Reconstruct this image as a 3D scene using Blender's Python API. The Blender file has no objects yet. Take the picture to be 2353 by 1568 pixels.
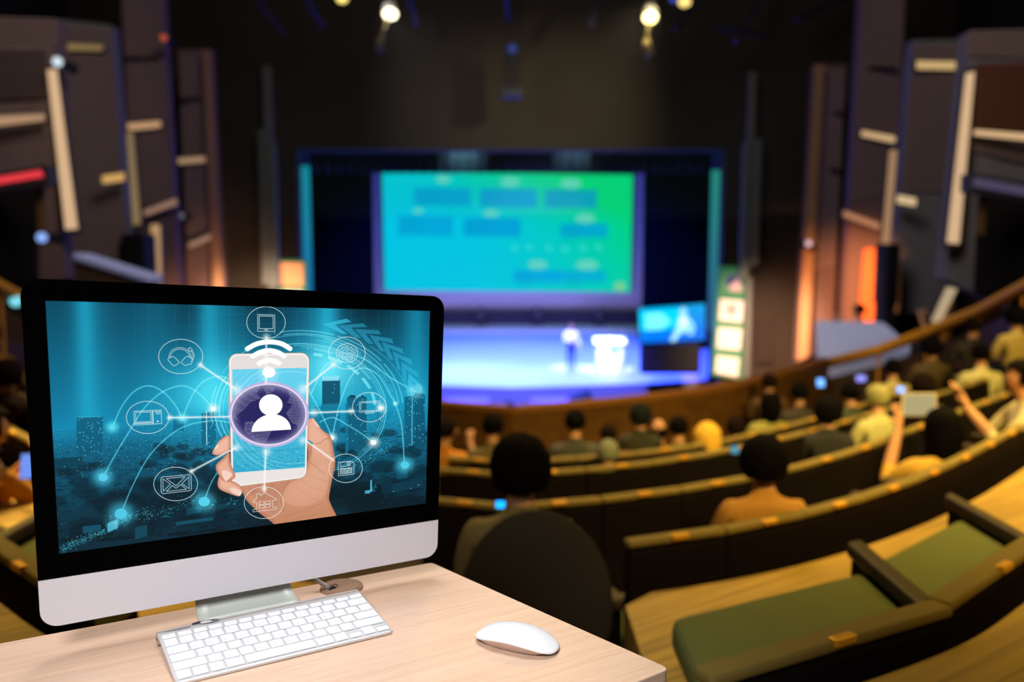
import bpy, bmesh, math, random
import numpy as np
from mathutils import Vector, Matrix
random.seed(7); np.random.seed(7)
S = bpy.context.scene
COL = S.collection
PI = math.pi
R = math.radians

# ---------------------------------------------------------------- camera
F, ZC, PITCH = 2000.0, 1.24, 0.10164845588
ZD = 0.72                                   # desk top
cd = bpy.data.cameras.new('camera'); cam = bpy.data.objects.new('camera', cd); COL.objects.link(cam)
cam.location = (0, 0, ZC); cam.rotation_euler = (PI/2 - PITCH, 0, 0)
cd.sensor_fit = 'HORIZONTAL'; cd.sensor_width = 36; cd.lens = 36*F/2353
cd.clip_start = 0.05; cd.clip_end = 200
cd.dof.use_dof = True; cd.dof.focus_distance = 1.22
cd.dof.aperture_fstop = (cd.lens/1000)/0.0132
S.camera = cam
S.view_settings.view_transform = 'Standard'; S.view_settings.look = 'None'
S.view_settings.exposure = 0; S.view_settings.gamma = 1; S.view_settings.use_curve_mapping = False
S.cycles.use_denoising = True
S.cycles.max_bounces = 6; S.cycles.diffuse_bounces = 3; S.cycles.glossy_bounces = 3
S.cycles.sample_clamp_indirect = 4; S.cycles.caustics_reflective = False; S.cycles.caustics_refractive = False

def srgb(c):
    c = [v/255 for v in c]
    return tuple(((v+0.055)/1.055)**2.4 if v > 0.04045 else v/12.92 for v in c)

# ---------------------------------------------------------------- world and lights
w = bpy.data.worlds.new('hall_ambience'); S.world = w; w.use_nodes = True
w.node_tree.nodes['Background'].inputs[0].default_value = (0.5, 0.36, 0.25, 1)
w.node_tree.nodes['Background'].inputs[1].default_value = 0.012

def light(name, kind, loc, target, energy, color, size=1.0, spot=None, blend=0.5, shape=None, sizey=None):
    d = bpy.data.lights.new(name, kind); o = bpy.data.objects.new(name, d); COL.objects.link(o)
    o.location = loc
    o.rotation_euler = (Vector(target)-Vector(loc)).to_track_quat('-Z', 'Y').to_euler()
    d.energy = energy; d.color = color
    if kind == 'AREA':
        d.size = size
        if sizey: d.shape = 'RECTANGLE'; d.size_y = sizey
    else:
        d.shadow_soft_size = size
    if kind == 'SPOT':
        d.spot_size = R(spot); d.spot_blend = blend
    return o

# unseen fill lights added above the desk to brighten it
light('desk_fill_spot', 'SPOT', (-0.45, -0.55, 2.2), (-0.28, 0.98, ZD), 192, (0.955, 0.965, 1.0), 0.35, 39, 0.5)
light('desk_overhead_fill', 'AREA', (-0.30, 1.45, 2.7), (-0.30, 1.25, ZD), 2.8, (0.965, 0.97, 1.0), 0.8).data.spread = R(46)
# warm house lights over the seats
light('house_light', 'AREA', (5.2, 7.2, 5.0), (3.7, 4.8, 0), 62, (1.0, 0.67, 0.13), 1.6).data.spread = R(56)
light('house_light', 'AREA', (-4.4, 7.5, 5.2), (-2.9, 4.4, 0), 60, (1.0, 0.65, 0.15), 1.6).data.spread = R(42)
light('house_light', 'AREA', (0.8, 10.2, 6.5), (0.8, 7.4, 0), 150, (1.0, 0.66, 0.20), 2.0).data.spread = R(84)
light('house_light', 'AREA', (7.0, 2.6, 4.6), (4.6, 7.8, -0.4), 92, (1.0, 0.72, 0.22), 1.5).data.spread = R(60)
light('house_light', 'AREA', (2.4, -1.5, 6.0), (2.0, 6.4, -0.3), 84, (1.0, 0.68, 0.20), 1.5).data.spread = R(42)  # extra fill added behind the viewpoint to brighten the people's backs
light('table_fill', 'SPOT', (3.5, 11.5, 6.5), (6.3, 15.6, -0.7), 900, (0.85, 0.88, 1.0), 0.3, 26, 0.8)  # unseen spot added to brighten the cloth-covered table
light('ledge_fill', 'SPOT', (-3.0, 9.5, 5.5), (-5.9, 12.7, 0.9), 420, (0.5, 0.58, 1.0), 0.3, 22, 0.8)  # its blue counterpart, added to light the covered ledge
# dim ceiling wash for the side walls
light('ceiling_wash', 'AREA', (0, 9.0, 9.0), (0, 18, 2), 620, (1.0, 0.83, 0.78), 5.0)
# stage lighting
light('stage_wash', 'AREA', (0, 30.5, 5.6), (0, 29.0, -4), 4600, (0.04, 0.08, 1.0), 11.0, sizey=2.5).data.spread = R(105)
light('stage_key', 'SPOT', (-1.6, 28.9, 5.4), (-1.6, 28.2, -4.0), 3300, (0.50, 0.86, 1.0), 0.6, 44, 1.0)
light('stage_key', 'SPOT', (2.0, 28.8, 5.4), (2.0, 28.0, -4.0), 2200, (0.52, 0.82, 1.0), 0.6, 42, 1.0)
light('lectern_key', 'SPOT', (3.0, 26.0, 3.6), (3.25, 29.2, -2.5), 9000, (0.86, 0.96, 1.0), 0.2, 13, 0.5)
light('presenter_key', 'SPOT', (1.6, 26.0, 3.6), (1.95, 29.2, -2.2), 2600, (0.95, 0.95, 1.0), 0.2, 12, 0.6)
light('lip_fill', 'SPOT', (0.5, 15.0, 4.0), (0.5, 27.5, -3.9), 26000, (0.16, 0.16, 1.0), 0.3, 40, 0.6)  # unseen blue fill added out in the hall for the stage lip
light('cyc_wash', 'AREA', (0, 36.0, -1.7), (0, 40, 1.2), 240, (0.40, 0.36, 1.0), 10.0, sizey=0.6)
light('fascia_spot', 'SPOT', (3.05, 19.4, 6.45), (1.3, 25.2, 4.9), 2300, (1.0, 0.86, 0.45), 0.25, 62, 1.0)
light('fascia_spot', 'SPOT', (-2.75, 19.4, 6.50), (-1.2, 25.2, 5.2), 950, (1.0, 0.92, 0.80), 0.25, 60, 1.0)
light('orange_wash', 'SPOT', (4.6, 16.2, 2.6), (8.2, 21.6, -1.6), 7500, (1.0, 0.38, 0.14), 0.3, 60, 1.0)
light('orange_wash', 'SPOT', (-5.2, 17.0, -1.6), (-8.2, 22.8, -2.0), 2600, (1.0, 0.50, 0.25), 0.3, 76, 1.0)
light('apron_warm', 'SPOT', (5.5, 19.0, 1.4), (7.0, 25.0, -2.0), 5200, (1.0, 0.62, 0.40), 0.3, 50, 1.0)
light('apron_warm', 'SPOT', (-5.5, 19.0, 1.4), (-7.2, 25.0, -1.6), 5200, (1.0, 0.62, 0.40), 0.3, 50, 1.0)

# ---------------------------------------------------------------- geometry from sight lines
CP, SP = math.cos(PITCH), math.sin(PITCH)
def ray(px, py):
    x = (px-1176.5)/F; y = -(py-784.0)/F
    return Vector((x, CP+y*SP, -SP+y*CP))
CAM = Vector((0, 0, ZC))
def at(px, py, d):                      # point seen at (px, py) whose distance along Y is d
    r = ray(px, py); return CAM + r*(d/r.y)
def onz(px, py, z):                     # point seen at (px, py) lying on the level z
    r = ray(px, py); return CAM + r*((z-ZC)/r.z)
def pxy(v):
    v = Vector(v)-CAM; zz = v.y*CP - v.z*SP; yy = v.y*SP+v.z*CP
    return (1176.5+F*v.x/zz, 784-F*yy/zz)

# ---------------------------------------------------------------- materials
MATS = {}
def mat(name, col, rough=0.6, metal=0.0, noise=0.0, nscale=8.0, spec=0.4, emit=None, es=1.0, lin=False):
    if name in MATS: return MATS[name]
    m = bpy.data.materials.new(name); m.use_nodes = True; nt = m.node_tree
    b = nt.nodes['Principled BSDF']
    c = col if lin else srgb(col)
    b.inputs['Base Color'].default_value = (*c, 1); b.inputs['Roughness'].default_value = rough
    b.inputs['Metallic'].default_value = metal; b.inputs['Specular IOR Level'].default_value = spec
    if noise:
        tc = nt.nodes.new('ShaderNodeTexCoord'); n = nt.nodes.new('ShaderNodeTexNoise'); n.inputs['Scale'].default_value = nscale
        n.inputs['Detail'].default_value = 4
        mx = nt.nodes.new('ShaderNodeMix'); mx.data_type = 'RGBA'
        mx.inputs[6].default_value = (*[v*(1-noise) for v in c], 1); mx.inputs[7].default_value = (*[min(1, v*(1+noise)) for v in c], 1)
        nt.links.new(tc.outputs['Object'], n.inputs['Vector']); nt.links.new(n.outputs['Fac'], mx.inputs[0])
        nt.links.new(mx.outputs[2], b.inputs['Base Color'])
    if emit:
        b.inputs['Emission Color'].default_value = (*srgb(emit), 1); b.inputs['Emission Strength'].default_value = es
    MATS[name] = m; return m

def wood_mat(name, c1, c2, c3, rough, axis, scale, rot=0.0):
    m = bpy.data.materials.new(name); m.use_nodes = True; nt = m.node_tree; N = nt.nodes; L = nt.links
    b = N['Principled BSDF']; b.inputs['Roughness'].default_value = rough; b.inputs['Specular IOR Level'].default_value = 0.35
    tc = N.new('ShaderNodeTexCoord'); mp = N.new('ShaderNodeMapping'); mp.inputs['Rotation'].default_value = (0, 0, rot)
    sc = [scale*14]*3; sc[axis] = scale*0.7; mp2 = N.new('ShaderNodeMapping'); mp2.inputs['Scale'].default_value = sc
    L.new(tc.outputs['Object'], mp.inputs['Vector']); L.new(mp.outputs['Vector'], mp2.inputs['Vector'])
    n1 = N.new('ShaderNodeTexNoise'); n1.inputs['Scale'].default_value = 1.0; n1.inputs['Detail'].default_value = 6; n1.inputs['Distortion'].default_value = 0.4
    L.new(mp2.outputs['Vector'], n1.inputs['Vector'])
    sc3 = [scale*75]*3; sc3[axis] = scale*1.6
    mp3 = N.new('ShaderNodeMapping'); mp3.inputs['Scale'].default_value = sc3; L.new(mp.outputs['Vector'], mp3.inputs['Vector'])
    n2 = N.new('ShaderNodeTexNoise'); n2.inputs['Scale'].default_value = 1.0; n2.inputs['Detail'].default_value = 3; L.new(mp3.outputs['Vector'], n2.inputs['Vector'])
    r1 = N.new('ShaderNodeValToRGB'); e = r1.color_ramp.elements
    e[0].position = 0.3; e[0].color = (*srgb(c1), 1); e[1].position = 0.7; e[1].color = (*srgb(c2), 1)
    L.new(n1.outputs['Fac'], r1.inputs['Fac'])
    r2 = N.new('ShaderNodeValToRGB'); e = r2.color_ramp.elements
    e[0].position = 0.34; e[0].color = (1, 1, 1, 1); e[1].position = 0.50; e[1].color = (0, 0, 0, 1)
    L.new(n2.outputs['Fac'], r2.inputs['Fac'])
    ml = N.new('ShaderNodeMath'); ml.operation = 'MULTIPLY'; ml.inputs[1].default_value = 0.55; L.new(r2.outputs['Color'], ml.inputs[0])
    mx = N.new('ShaderNodeMix'); mx.data_type = 'RGBA'; mx.inputs[7].default_value = (*srgb(c3), 1)
    L.new(ml.outputs[0], mx.inputs[0]); L.new(r1.outputs['Color'], mx.inputs[6]); L.new(mx.outputs[2], b.inputs['Base Color'])
    return m

# ---------------------------------------------------------------- mesh helpers
def link(o, parent=None):
    COL.objects.link(o)
    if parent: o.parent = parent
    return o
def mesh(name, verts, faces, mats, parent=None, smooth=False, midx=None, loc=None):
    me = bpy.data.meshes.new(name); me.from_pydata([tuple(v) for v in verts], [], faces); me.update()
    for m in (mats if isinstance(mats, (list, tuple)) else [mats]): me.materials.append(m)
    if midx is not None: me.polygons.foreach_set('material_index', midx)
    if smooth: me.polygons.foreach_set('use_smooth', [True]*len(me.polygons))
    o = bpy.data.objects.new(name, me)
    if loc is not None: o.location = loc
    return link(o, parent)
class MB:
    def __init__(s): s.bm = bmesh.new()
    def box(s, sx, sy, sz, loc=(0, 0, 0), rot=None, bevel=0.0, seg=2):
        g = bmesh.ops.create_cube(s.bm, size=1)
        vs = g['verts']; bmesh.ops.scale(s.bm, vec=(sx, sy, sz), verts=vs)
        if bevel:
            es = list({e for v in vs for e in v.link_edges})
            r = bmesh.ops.bevel(s.bm, geom=es, offset=bevel, segments=seg, profile=0.5, affect='EDGES')
            vs = list({v for f in r['faces'] for v in f.verts} | {v for v in vs if v.is_valid})
        m = Matrix.Translation(loc)
        if rot is not None: m = m @ (rot if isinstance(rot, Matrix) else Matrix.Rotation(rot, 4, 'Z'))
        bmesh.ops.transform(s.bm, matrix=m, verts=vs); return s
    def cyl(s, r1, r2, a, b, seg=16, caps=True):
        a, b = Vector(a), Vector(b); d = b-a
        g = bmesh.ops.create_cone(s.bm, cap_ends=caps, segments=seg, radius1=r1, radius2=r2, depth=d.length)
        m = Matrix.Translation((a+b)/2) @ d.to_track_quat('Z', 'Y').to_matrix().to_4x4()
        bmesh.ops.transform(s.bm, matrix=m, verts=g['verts']); return s
    def ball(s, r, loc, scale=(1, 1, 1), seg=16, rings=10):
        g = bmesh.ops.create_uvsphere(s.bm, u_segments=seg, v_segments=rings, radius=r)
        m = Matrix.Translation(loc) @ Matrix.Diagonal((*scale, 1))
        bmesh.ops.transform(s.bm, matrix=m, verts=g['verts']); return s
    def tube(s, pts, r, seg=8):
        pts = [Vector(p) for p in pts]; rings = []
        for i, p in enumerate(pts):
            t = (pts[min(i+1, len(pts)-1)]-pts[max(i-1, 0)]).normalized()
            q = t.to_track_quat('Z', 'Y'); rr = r[i] if isinstance(r, (list, tuple)) else r
            rings.append([s.bm.verts.new(p + q @ Vector((math.cos(k*2*PI/seg)*rr, math.sin(k*2*PI/seg)*rr, 0))) for k in range(seg)])
        for a, b in zip(rings, rings[1:]):
            for k in range(seg): s.bm.faces.new((a[k], a[(k+1) % seg], b[(k+1) % seg], b[k]))
        s.bm.faces.new(rings[0][::-1]); s.bm.faces.new(rings[-1]); return s
    def prism(s, poly, z0, z1):
        a = [s.bm.verts.new((p[0], p[1], z0)) for p in poly]; b = [s.bm.verts.new((p[0], p[1], z1)) for p in poly]
        n = len(poly)
        s.bm.faces.new(a[::-1]); s.bm.faces.new(b)
        for i in range(n): s.bm.faces.new((a[i], a[(i+1) % n], b[(i+1) % n], b[i]))
        return s
    def hull(s, quad, thick):          # a slab: four front points, pushed back by the vector thick
        a = [s.bm.verts.new(q) for q in quad]; b = [s.bm.verts.new(Vector(q)+Vector(thick)) for q in quad]
        s.bm.faces.new(a); s.bm.faces.new(b[::-1])
        for i in range(4): s.bm.faces.new((a[(i+1) % 4], a[i], b[i], b[(i+1) % 4]))
        return s
    def obj(s, name, m, parent=None, loc=(0, 0, 0), rz=0, smooth=False, bevel=0):
        bmesh.ops.recalc_face_normals(s.bm, faces=s.bm.faces)
        me = bpy.data.meshes.new(name); s.bm.to_mesh(me); s.bm.free()
        for x in (m if isinstance(m, (list, tuple)) else [m]): me.materials.append(x)
        if smooth:
            me.polygons.foreach_set('use_smooth', [True]*len(me.polygons))
        o = bpy.data.objects.new(name, me); o.location = loc; o.rotation_euler = (0, 0, rz)
        link(o, parent)
        if bevel:
            bv = o.modifiers.new('bevel', 'BEVEL'); bv.width = bevel; bv.segments = 2; bv.limit_method = 'ANGLE'
        return o
def tag(o, label=None, cat=None, group=None, kind=None):
    if label: o['label'] = label
    if cat: o['category'] = cat
    if group: o['group'] = group
    if kind: o['kind'] = kind
    return o
def thing(name, label, cat, loc=(0, 0, 0), rz=0, group=None):
    o = bpy.data.objects.new(name, None); o.empty_display_size = 0.05
    o.location = loc; o.rotation_euler = (0, 0, rz); link(o)
    return tag(o, label, cat, group)
def copy_tree(o, parent=None):
    c = o.copy(); COL.objects.link(c)
    if parent: c.parent = parent
    for ch in list(o.children): copy_tree(ch, c)
    return c
def homography(src, dst):
    A = []
    for (x, y), (u, v) in zip(src, dst):
        A.append([x, y, 1, 0, 0, 0, -u*x, -u*y, -u]); A.append([0, 0, 0, x, y, 1, -v*x, -v*y, -v])
    return np.linalg.svd(np.array(A, float))[2][-1].reshape(3, 3)
def happly(Hm, x, y):
    d = Hm[2, 0]*x+Hm[2, 1]*y+Hm[2, 2]
    return (Hm[0, 0]*x+Hm[0, 1]*y+Hm[0, 2])/d, (Hm[1, 0]*x+Hm[1, 1]*y+Hm[1, 2])/d
# ---------------------------------------------------------------- room shell
black = mat('black_paint', (20, 17, 17), 0.9, noise=0.3, nscale=2)
dark_wall = mat('dark_brown_wall', (46, 40, 34), 0.9, noise=0.15, nscale=1.5)
def struct(o): o['kind'] = 'structure'; return o
struct(MB().box(30, 54, 0.2, (0, 20, -4.75)).obj('floor', mat('hall_floor', (40, 32, 26), 0.8, noise=0.2)))
struct(MB().box(30, 54, 0.2, (0, 20, 10.2)).obj('ceiling', black))
struct(MB().box(30, 0.3, 15, (0, 46.5, 2.8)).obj('wall_back', black))
struct(MB().box(30, 0.3, 15, (0, -5.5, 2.8)).obj('wall_rear', black))
wl = struct(MB().box(0.3, 54, 15, (-12.6, 20, 2.8)).obj('wall_left', black))
wr = struct(MB().box(0.3, 54, 15, (12.6, 20, 2.8)).obj('wall_right', black))

# proscenium wall with the stage opening
D = 25.2
def X(px, d): return at(px, 784, d).x
def Zp(py, d): return at(1176, py, d).z
pl, pr, ptop = X(692, D), X(1655, D), Zp(345, D)
b = MB()
for x0, x1, z0, z1 in ((-12.4, pl, -4.6, 10), (pr, 12.4, -4.6, 10), (pl, pr, ptop, 10)):
    b.box(x1-x0, 0.5, z1-z0, ((x0+x1)/2, D+0.25, (z0+z1)/2))
wf = struct(b.obj('wall_front', dark_wall))

# ---------------------------------------------------------------- seating rows: level curves read off the backrest tops
def curve(drop, pts):
    p = [onz(x, y, ZC-drop) for x, y in pts]
    return [(q.x, q.y) for q in p]
def resample(pts, n):
    P = np.array(pts); dd = np.r_[0, np.cumsum(np.hypot(*np.diff(P, axis=0).T))]
    t = np.linspace(0, dd[-1], n); return np.stack([np.interp(t, dd, P[:, 0]), np.interp(t, dd, P[:, 1])], 1)
def smooth(pts, n=40):
    P = resample(pts, n)
    for _ in range(12): P[1:-1] = (P[:-2]+2*P[1:-1]+P[2:])/4
    return P
ROWS = {
 'A': (0.90, [(1600, 1536), (1800, 1492), (1950, 1450), (2150, 1385), (2353, 1252), (2480, 1150)]),
 'B': (1.088, [(1180, 1262), (1395, 1252), (1600, 1226), (1800, 1190), (2000, 1135), (2160, 1075), (2353, 972), (2500, 890)]),
 'C': (1.198, [(1176, 1160), (1305, 1155), (1430, 1138), (1600, 1117), (1800, 1080), (1990, 1025), (2130, 970), (2353, 888)]),
 'D': (1.333, [(1176, 1088), (1290, 1084), (1450, 1070), (1600, 1047), (1800, 1005), (2000, 950), (2200, 890), (2353, 840)]),
 'E': (1.47, [(1176, 1040), (1275, 1037), (1450, 1026), (1650, 1000), (1850, 952), (2050, 895), (2250, 838)]),
 'F': (1.60, [(1176, 1004), (1275, 1001), (1500, 990), (1700, 962), (1900, 915), (2100, 858)]),
}
CUR = {k: smooth(curve(*v)) for k, v in ROWS.items()}
TOPZ = {k: ZC-v[0] for k, v in ROWS.items()}; TOPZ['E'] -= 0.06; TOPZ['F'] -= 0.30
FLZ = {k: TOPZ[k]-0.83 for k in ROWS}; FLZ['A'] = 0.0
def offset(P, d):                       # push a right-hand curve away from the stage
    T = np.gradient(P, axis=0); T /= np.linalg.norm(T, axis=1)[:, None]
    return P + d*np.stack([T[:, 1], -T[:, 0]], 1)
def both(P):                            # right-hand curve and its mirror image, left to right
    L = P[::-1].copy(); L[:, 0] *= -1
    return np.vstack([L, P])
deck_wood = wood_mat('olive_lit_boards', (150, 118, 44), (196, 158, 66), (92, 68, 24), 0.55, 0, 0.55, R(-35))
dark_carpet = mat('dark_stair_carpet', (46, 36, 28), 0.95, noise=0.3, nscale=6)
# the landing that carries the desk and the nearest row
cb = both(offset(CUR['B'], 0.16)); far = cb[-1]
cb = [tuple(p) for p in cb]
cb = [p for p in cb if p[0] < -0.40]+[(-0.40, cb[len(cb)//2][1]), (-0.40, 2.45), (0.40, 2.45), (0.40, cb[len(cb)//2][1])]+[p for p in cb if p[0] > 0.40]
poly = [(-9, -5), (9, -5), (9, far[1]+1.5), (far[0]+.4, far[1]+.8)] + [tuple(p) for p in cb[::-1]] + [(-far[0]-.4, far[1]+.8), (-9, far[1]+1.5)]
struct(MB().prism(poly, -1.4, 0.0).obj('floor_landing', [deck_wood]))
ca = offset(CUR['A'], 0.10)
pa = [tuple(p) for p in ca] + [(8, ca[-1][1]+1.2), (8, -4.9), (0.75, -4.9), (0.62, 1.2)]
struct(MB().prism(pa, 0.001, 0.27).obj('floor_upper_right', [deck_wood]))
struct(MB().prism([(-x, y) for x, y in pa][::-1], 0.001, 0.27).obj('floor_upper_left', [deck_wood]))
order = ['B', 'C', 'D', 'E', 'F']
for i, k in enumerate(order):
    a = both(offset(CUR[k], 0.15))
    nx = both(offset(CUR[order[i+1]], 0.14)) if i+1 < len(order) else both(offset(smooth([(0, 9.45), (1.1, 9.75), (2.3, 10.4), (3.6, 11.4), (5.0, 13.2), (5.6, 14.2)]), 0.1))
    n = len(a); z = FLZ[k]
    vs = [(p[0], p[1], z) for p in a]+[(p[0], p[1], z) for p in nx]+[(p[0], p[1], z-1.2) for p in nx]
    fs = [(j, j+1, n+j+1, n+j) for j in range(n-1)]+[(n+j, n+j+1, 2*n+j+1, 2*n+j) for j in range(n-1)]
    struct(mesh('floor_terrace', vs, fs, dark_carpet))
# balcony parapet
pc = smooth([tuple(onz(x, y, ZC-1.69).xy) for x, y in ((1176, 943), (1275, 937), (1400, 926), (1600, 904), (1700, 886), (1850, 846), (1905, 826))], 24)
pb = both(pc); pz = ZC-1.69
def wallstrip(P, z0, z1, th):
    n = len(P); T = np.gradient(P, axis=0); T /= np.linalg.norm(T, axis=1)[:, None]
    Q = P+th*np.stack([-T[:, 1], T[:, 0]], 1)
    z0 = np.broadcast_to(z0, n); z1 = np.broadcast_to(z1, n)
    vs = [(*P[i], z0[i]) for i in range(n)]+[(*P[i], z1[i]) for i in range(n)]+[(*Q[i], z1[i]) for i in range(n)]+[(*Q[i], z0[i]) for i in range(n)]
    fs = []
    for j in range(n-1):
        for k in range(4):
            a, c = k*n, ((k+1) % 4)*n
            fs.append((a+j, a+j+1, c+j+1, c+j))
    fs += [(0, n, 2*n, 3*n), (n-1, 4*n-1, 3*n-1, 2*n-1)]
    return vs, fs
par_wood = wood_mat('amber_parapet_wood', (80, 52, 16), (102, 68, 22), (58, 36, 10), 0.45, 0, 0.5)
pv, pf = wallstrip(pb, pz-1.2, pz-0.03, 0.10)
par = tag(mesh('balcony_parapet', pv, pf, par_wood), 'amber brown curved wooden parapet in front of the blue stage', 'parapet')
pv, pf = wallstrip(pb-np.array([0, 0.02]), pz-0.03, pz+0.03, 0.15)
mesh('top_rail', pv, pf, mat('amber_rail', (130, 84, 34), 0.4, noise=0.1), par)
# sloping brass rails at both sides
gold = mat('golden_rail', (238, 166, 48), 0.4, noise=0.1)
def rail(side, label):
    m = lambda p: (side*p.x, p.y, p.z)
    pts = [m(at(x, y, d)) for x, y, d in ((1900, 835, 13.8), (2020, 805, 13.3), (2130, 764, 12.7), (2250, 715, 11.8), (2353, 660, 10.8), (2480, 590, 9.8))]
    q0 = Vector(pts[0]); t = thing('stair_handrail', label, 'handrail', tuple(q0))
    MB().tube([Vector(p)-q0 for p in pts], 0.085, 10).obj('rail', gold, t, smooth=True)
    for p in pts:
        v = Vector(p)-q0; MB().cyl(0.022, 0.022, v-Vector((0, 0, 1.0)), v, 8).obj('post', gold, t)
    Pn = np.array([p[:2] for p in pts]); zs = np.array([p[2] for p in pts])
    if side < 0: Pn = Pn[::-1]; zs = zs[::-1]
    pv, pf = wallstrip(Pn, zs-2.6, zs-0.25, 0.06)
    mesh('side_panel', np.array(pv)-np.array(q0), pf, mat('dark_umber_panel', (70, 50, 24), 0.6, noise=0.2), t)
rail(1, 'golden sloping handrail rising to the right edge above the seats')
rail(-1, 'golden sloping handrail at the left edge beside the monitor')

# ---------------------------------------------------------------- stage
def zst(y): return ZC-4.33+0.08*(y-24.7)
def onstage(px, py):
    r = ray(px, py); t = (ZC-4.33-0.08*24.7-ZC)/(r.z-0.08*r.y); return CAM+r*t
edge = [onstage(x, y) for x, y in ((1176, 893), (1300, 890), (1400, 885), (1500, 881), (1600, 880), (1690, 874), (1760, 856), (1880, 832))]
er = smooth([(p.x, p.y) for p in edge], 16); eb = both(er)
vs = [(x, y, zst(y)) for x, y in eb]; n = len(eb)
vs += [(-11, 41, zst(41)), (11, 41, zst(41))]
stage_mat = mat('pale_stage_floor', (205, 205, 215), 0.5, noise=0.06, nscale=1.0)
low = [(x, y, -4.64) for x, y in eb]+[(-11, 41, -4.64), (11, 41, -4.64)]
N2 = n+2
faces = [tuple([j for j in range(n)]+[n+1, n])]+[(j, N2+j, N2+j+1, j+1) for j in range(n-1)]+[(n-1, N2+n-1, N2+n+1, n+1), (n, N2+n, N2, 0)]
st = mesh('stage', vs+low, faces, stage_mat)
tag(st, 'wide pale stage floor under blue light behind the parapet', 'stage')
# stage lip
lp = np.array(eb)
lv, lf = wallstrip(lp-np.array([0, 0.14]), [zst(y)-2.0 for _, y in lp], [zst(y)+0.02 for _, y in lp], 0.13)
mesh('stage_lip', lv, lf, mat('grey_blue_lip', (120, 124, 150), 0.5), st)
# cyclorama, legs, valance
cyx0, cyx1 = X(858, 40), X(1474, 40)
cyc = MB().box(cyx1-cyx0, 0.08, Zp(388, 40)-Zp(722, 40)).obj('cyclorama', mat('pale_cyclorama_cloth', (210, 208, 220), 0.9, noise=0.03, nscale=0.5), None, ((cyx0+cyx1)/2, 40, (Zp(388, 40)+Zp(722, 40))/2))
tag(cyc, 'pale backcloth washed in violet light behind the projection screen', 'backcloth')
tr = MB().box(cyx1-cyx0+0.6, 0.4, 0.55).obj('stage_trough', mat('navy_trough', (30, 34, 60), 0.8, noise=0.1), None, ((cyx0+cyx1)/2, 39.0, zst(39)+0.27))
tag(tr, 'low dark navy trough along the foot of the violet backcloth', 'trough')
for px, lb in ((1105, 'left'), (1236, 'middle'), (1376, 'right')):
    q = at(px, 745, 38.4)
    t = thing('stage_floor_light', {'left': 'small dark floor light before the violet backcloth, nearest the monitor', 'middle': 'small dark floor light before the violet backcloth, middle of three', 'right': 'small dark floor light before the violet backcloth, nearest the lectern'}[lb], 'floor light', (q.x, 38.4, zst(38.4)))
    MB().box(0.34, 0.3, 0.5, (0, 0, 0.55), bevel=0.04).obj('housing', mat('navy_black', (24, 26, 44), 0.6), t)
    MB().box(0.5, 0.4, 0.12, (0, 0, 0.06)).cyl(0.05, 0.05, (0, 0, 0.1), (0, 0, 0.32), 8).obj('base', MATS['navy_black'], t)
def drape(name, x0, x1, z0, z1, d, m, label, folds):
    n = folds*6; vs = []; 
    for i in range(n+1):
        x = x0+(x1-x0)*i/n; y = d+0.09*math.sin(2*PI*i/6)
        vs += [(x, y, z0), (x, y, z1)]
    vs2 = [(x, y+0.06, z) for x, y, z in vs]; k = len(vs)
    fs = [(2*i, 2*i+2, 2*i+3, 2*i+1) for i in range(n)]+[(k+2*i+1, k+2*i+3, k+2*i+2, k+2*i) for i in range(n)]
    fs += [(2*i+1, 2*i+3, k+2*i+3, k+2*i+1) for i in range(n)]
    return tag(mesh(name, vs+vs2, fs, m, smooth=True), label, 'curtain')
navy = mat('midnight_curtain', (6, 11, 14), 0.95, noise=0.15, spec=0.02)
drape('stage_curtain', X(690, 33), X(862, 33), zst(33), Zp(385, 33), 33, navy, 'dark navy side curtain left of the projection screen', 9)
drape('stage_curtain', X(1474, 33), X(1660, 33), zst(33), Zp(385, 33), 33, navy, 'dark navy side curtain right of the projection screen', 9)
drape('stage_valance', X(660, 29), X(1690, 29), Zp(398, 29), Zp(300, 29), 29, mat('valance_cloth', (34, 52, 62), 0.9, noise=0.15), 'dark blue valance across the top of the stage opening', 40)
# lit edge columns of the opening
def column(px0, px1, y0, y1, d, label, c0, c1):
    q = at((px0+px1)/2, y1, d); h = at(px0, y0, d).z-q.z; wd = X(px1, d)-X(px0, d)
    t = thing('light_column', label, 'light column', (q.x, d, q.z))
    m = mat('teal_glow_'+label[:9].replace(' ', '_'), (20, 60, 70), 0.6)
    m = bpy.data.materials.new('column_glow'); m.use_nodes = True; nt = m.node_tree; pb_ = nt.nodes['Principled BSDF']
    tc = nt.nodes.new('ShaderNodeTexCoord'); sp = nt.nodes.new('ShaderNodeSeparateXYZ'); rp = nt.nodes.new('ShaderNodeValToRGB')
    nt.links.new(tc.outputs['Generated'], sp.inputs[0]); nt.links.new(sp.outputs[2], rp.inputs['Fac'])
    rp.color_ramp.elements[0].color = (*srgb(c0), 1); rp.color_ramp.elements[1].color = (*srgb(c1), 1)
    nt.links.new(rp.outputs['Color'], pb_.inputs['Emission Color']); pb_.inputs['Emission Strength'].default_value = 1.0
    pb_.inputs['Base Color'].default_value = (*srgb((20, 40, 50)), 1)
    MB().box(wd, 0.16, h, (0, 0, h/2)).obj('diffuser', m, t)
    MB().box(wd*0.9, 0.16, Zp(352, d)-at(px0, y0, d).z, (0, 0, h+(Zp(352, d)-at(px0, y0, d).z)/2)).obj('cap', mat('navy_cap', (14, 24, 60), 0.7, emit=(10, 20, 60), es=0.6), t)
    zf = zst(d)-q.z
    if zf < 0: MB().box(wd*0.9, 0.14, -zf, (0, 0, zf/2)).obj('foot', mat('navy_cap', (14, 24, 60)), t)
column(694, 717, 382, 690, 27, 'tall teal light column at the left edge of the stage opening', (20, 110, 160), (10, 135, 150))
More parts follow.
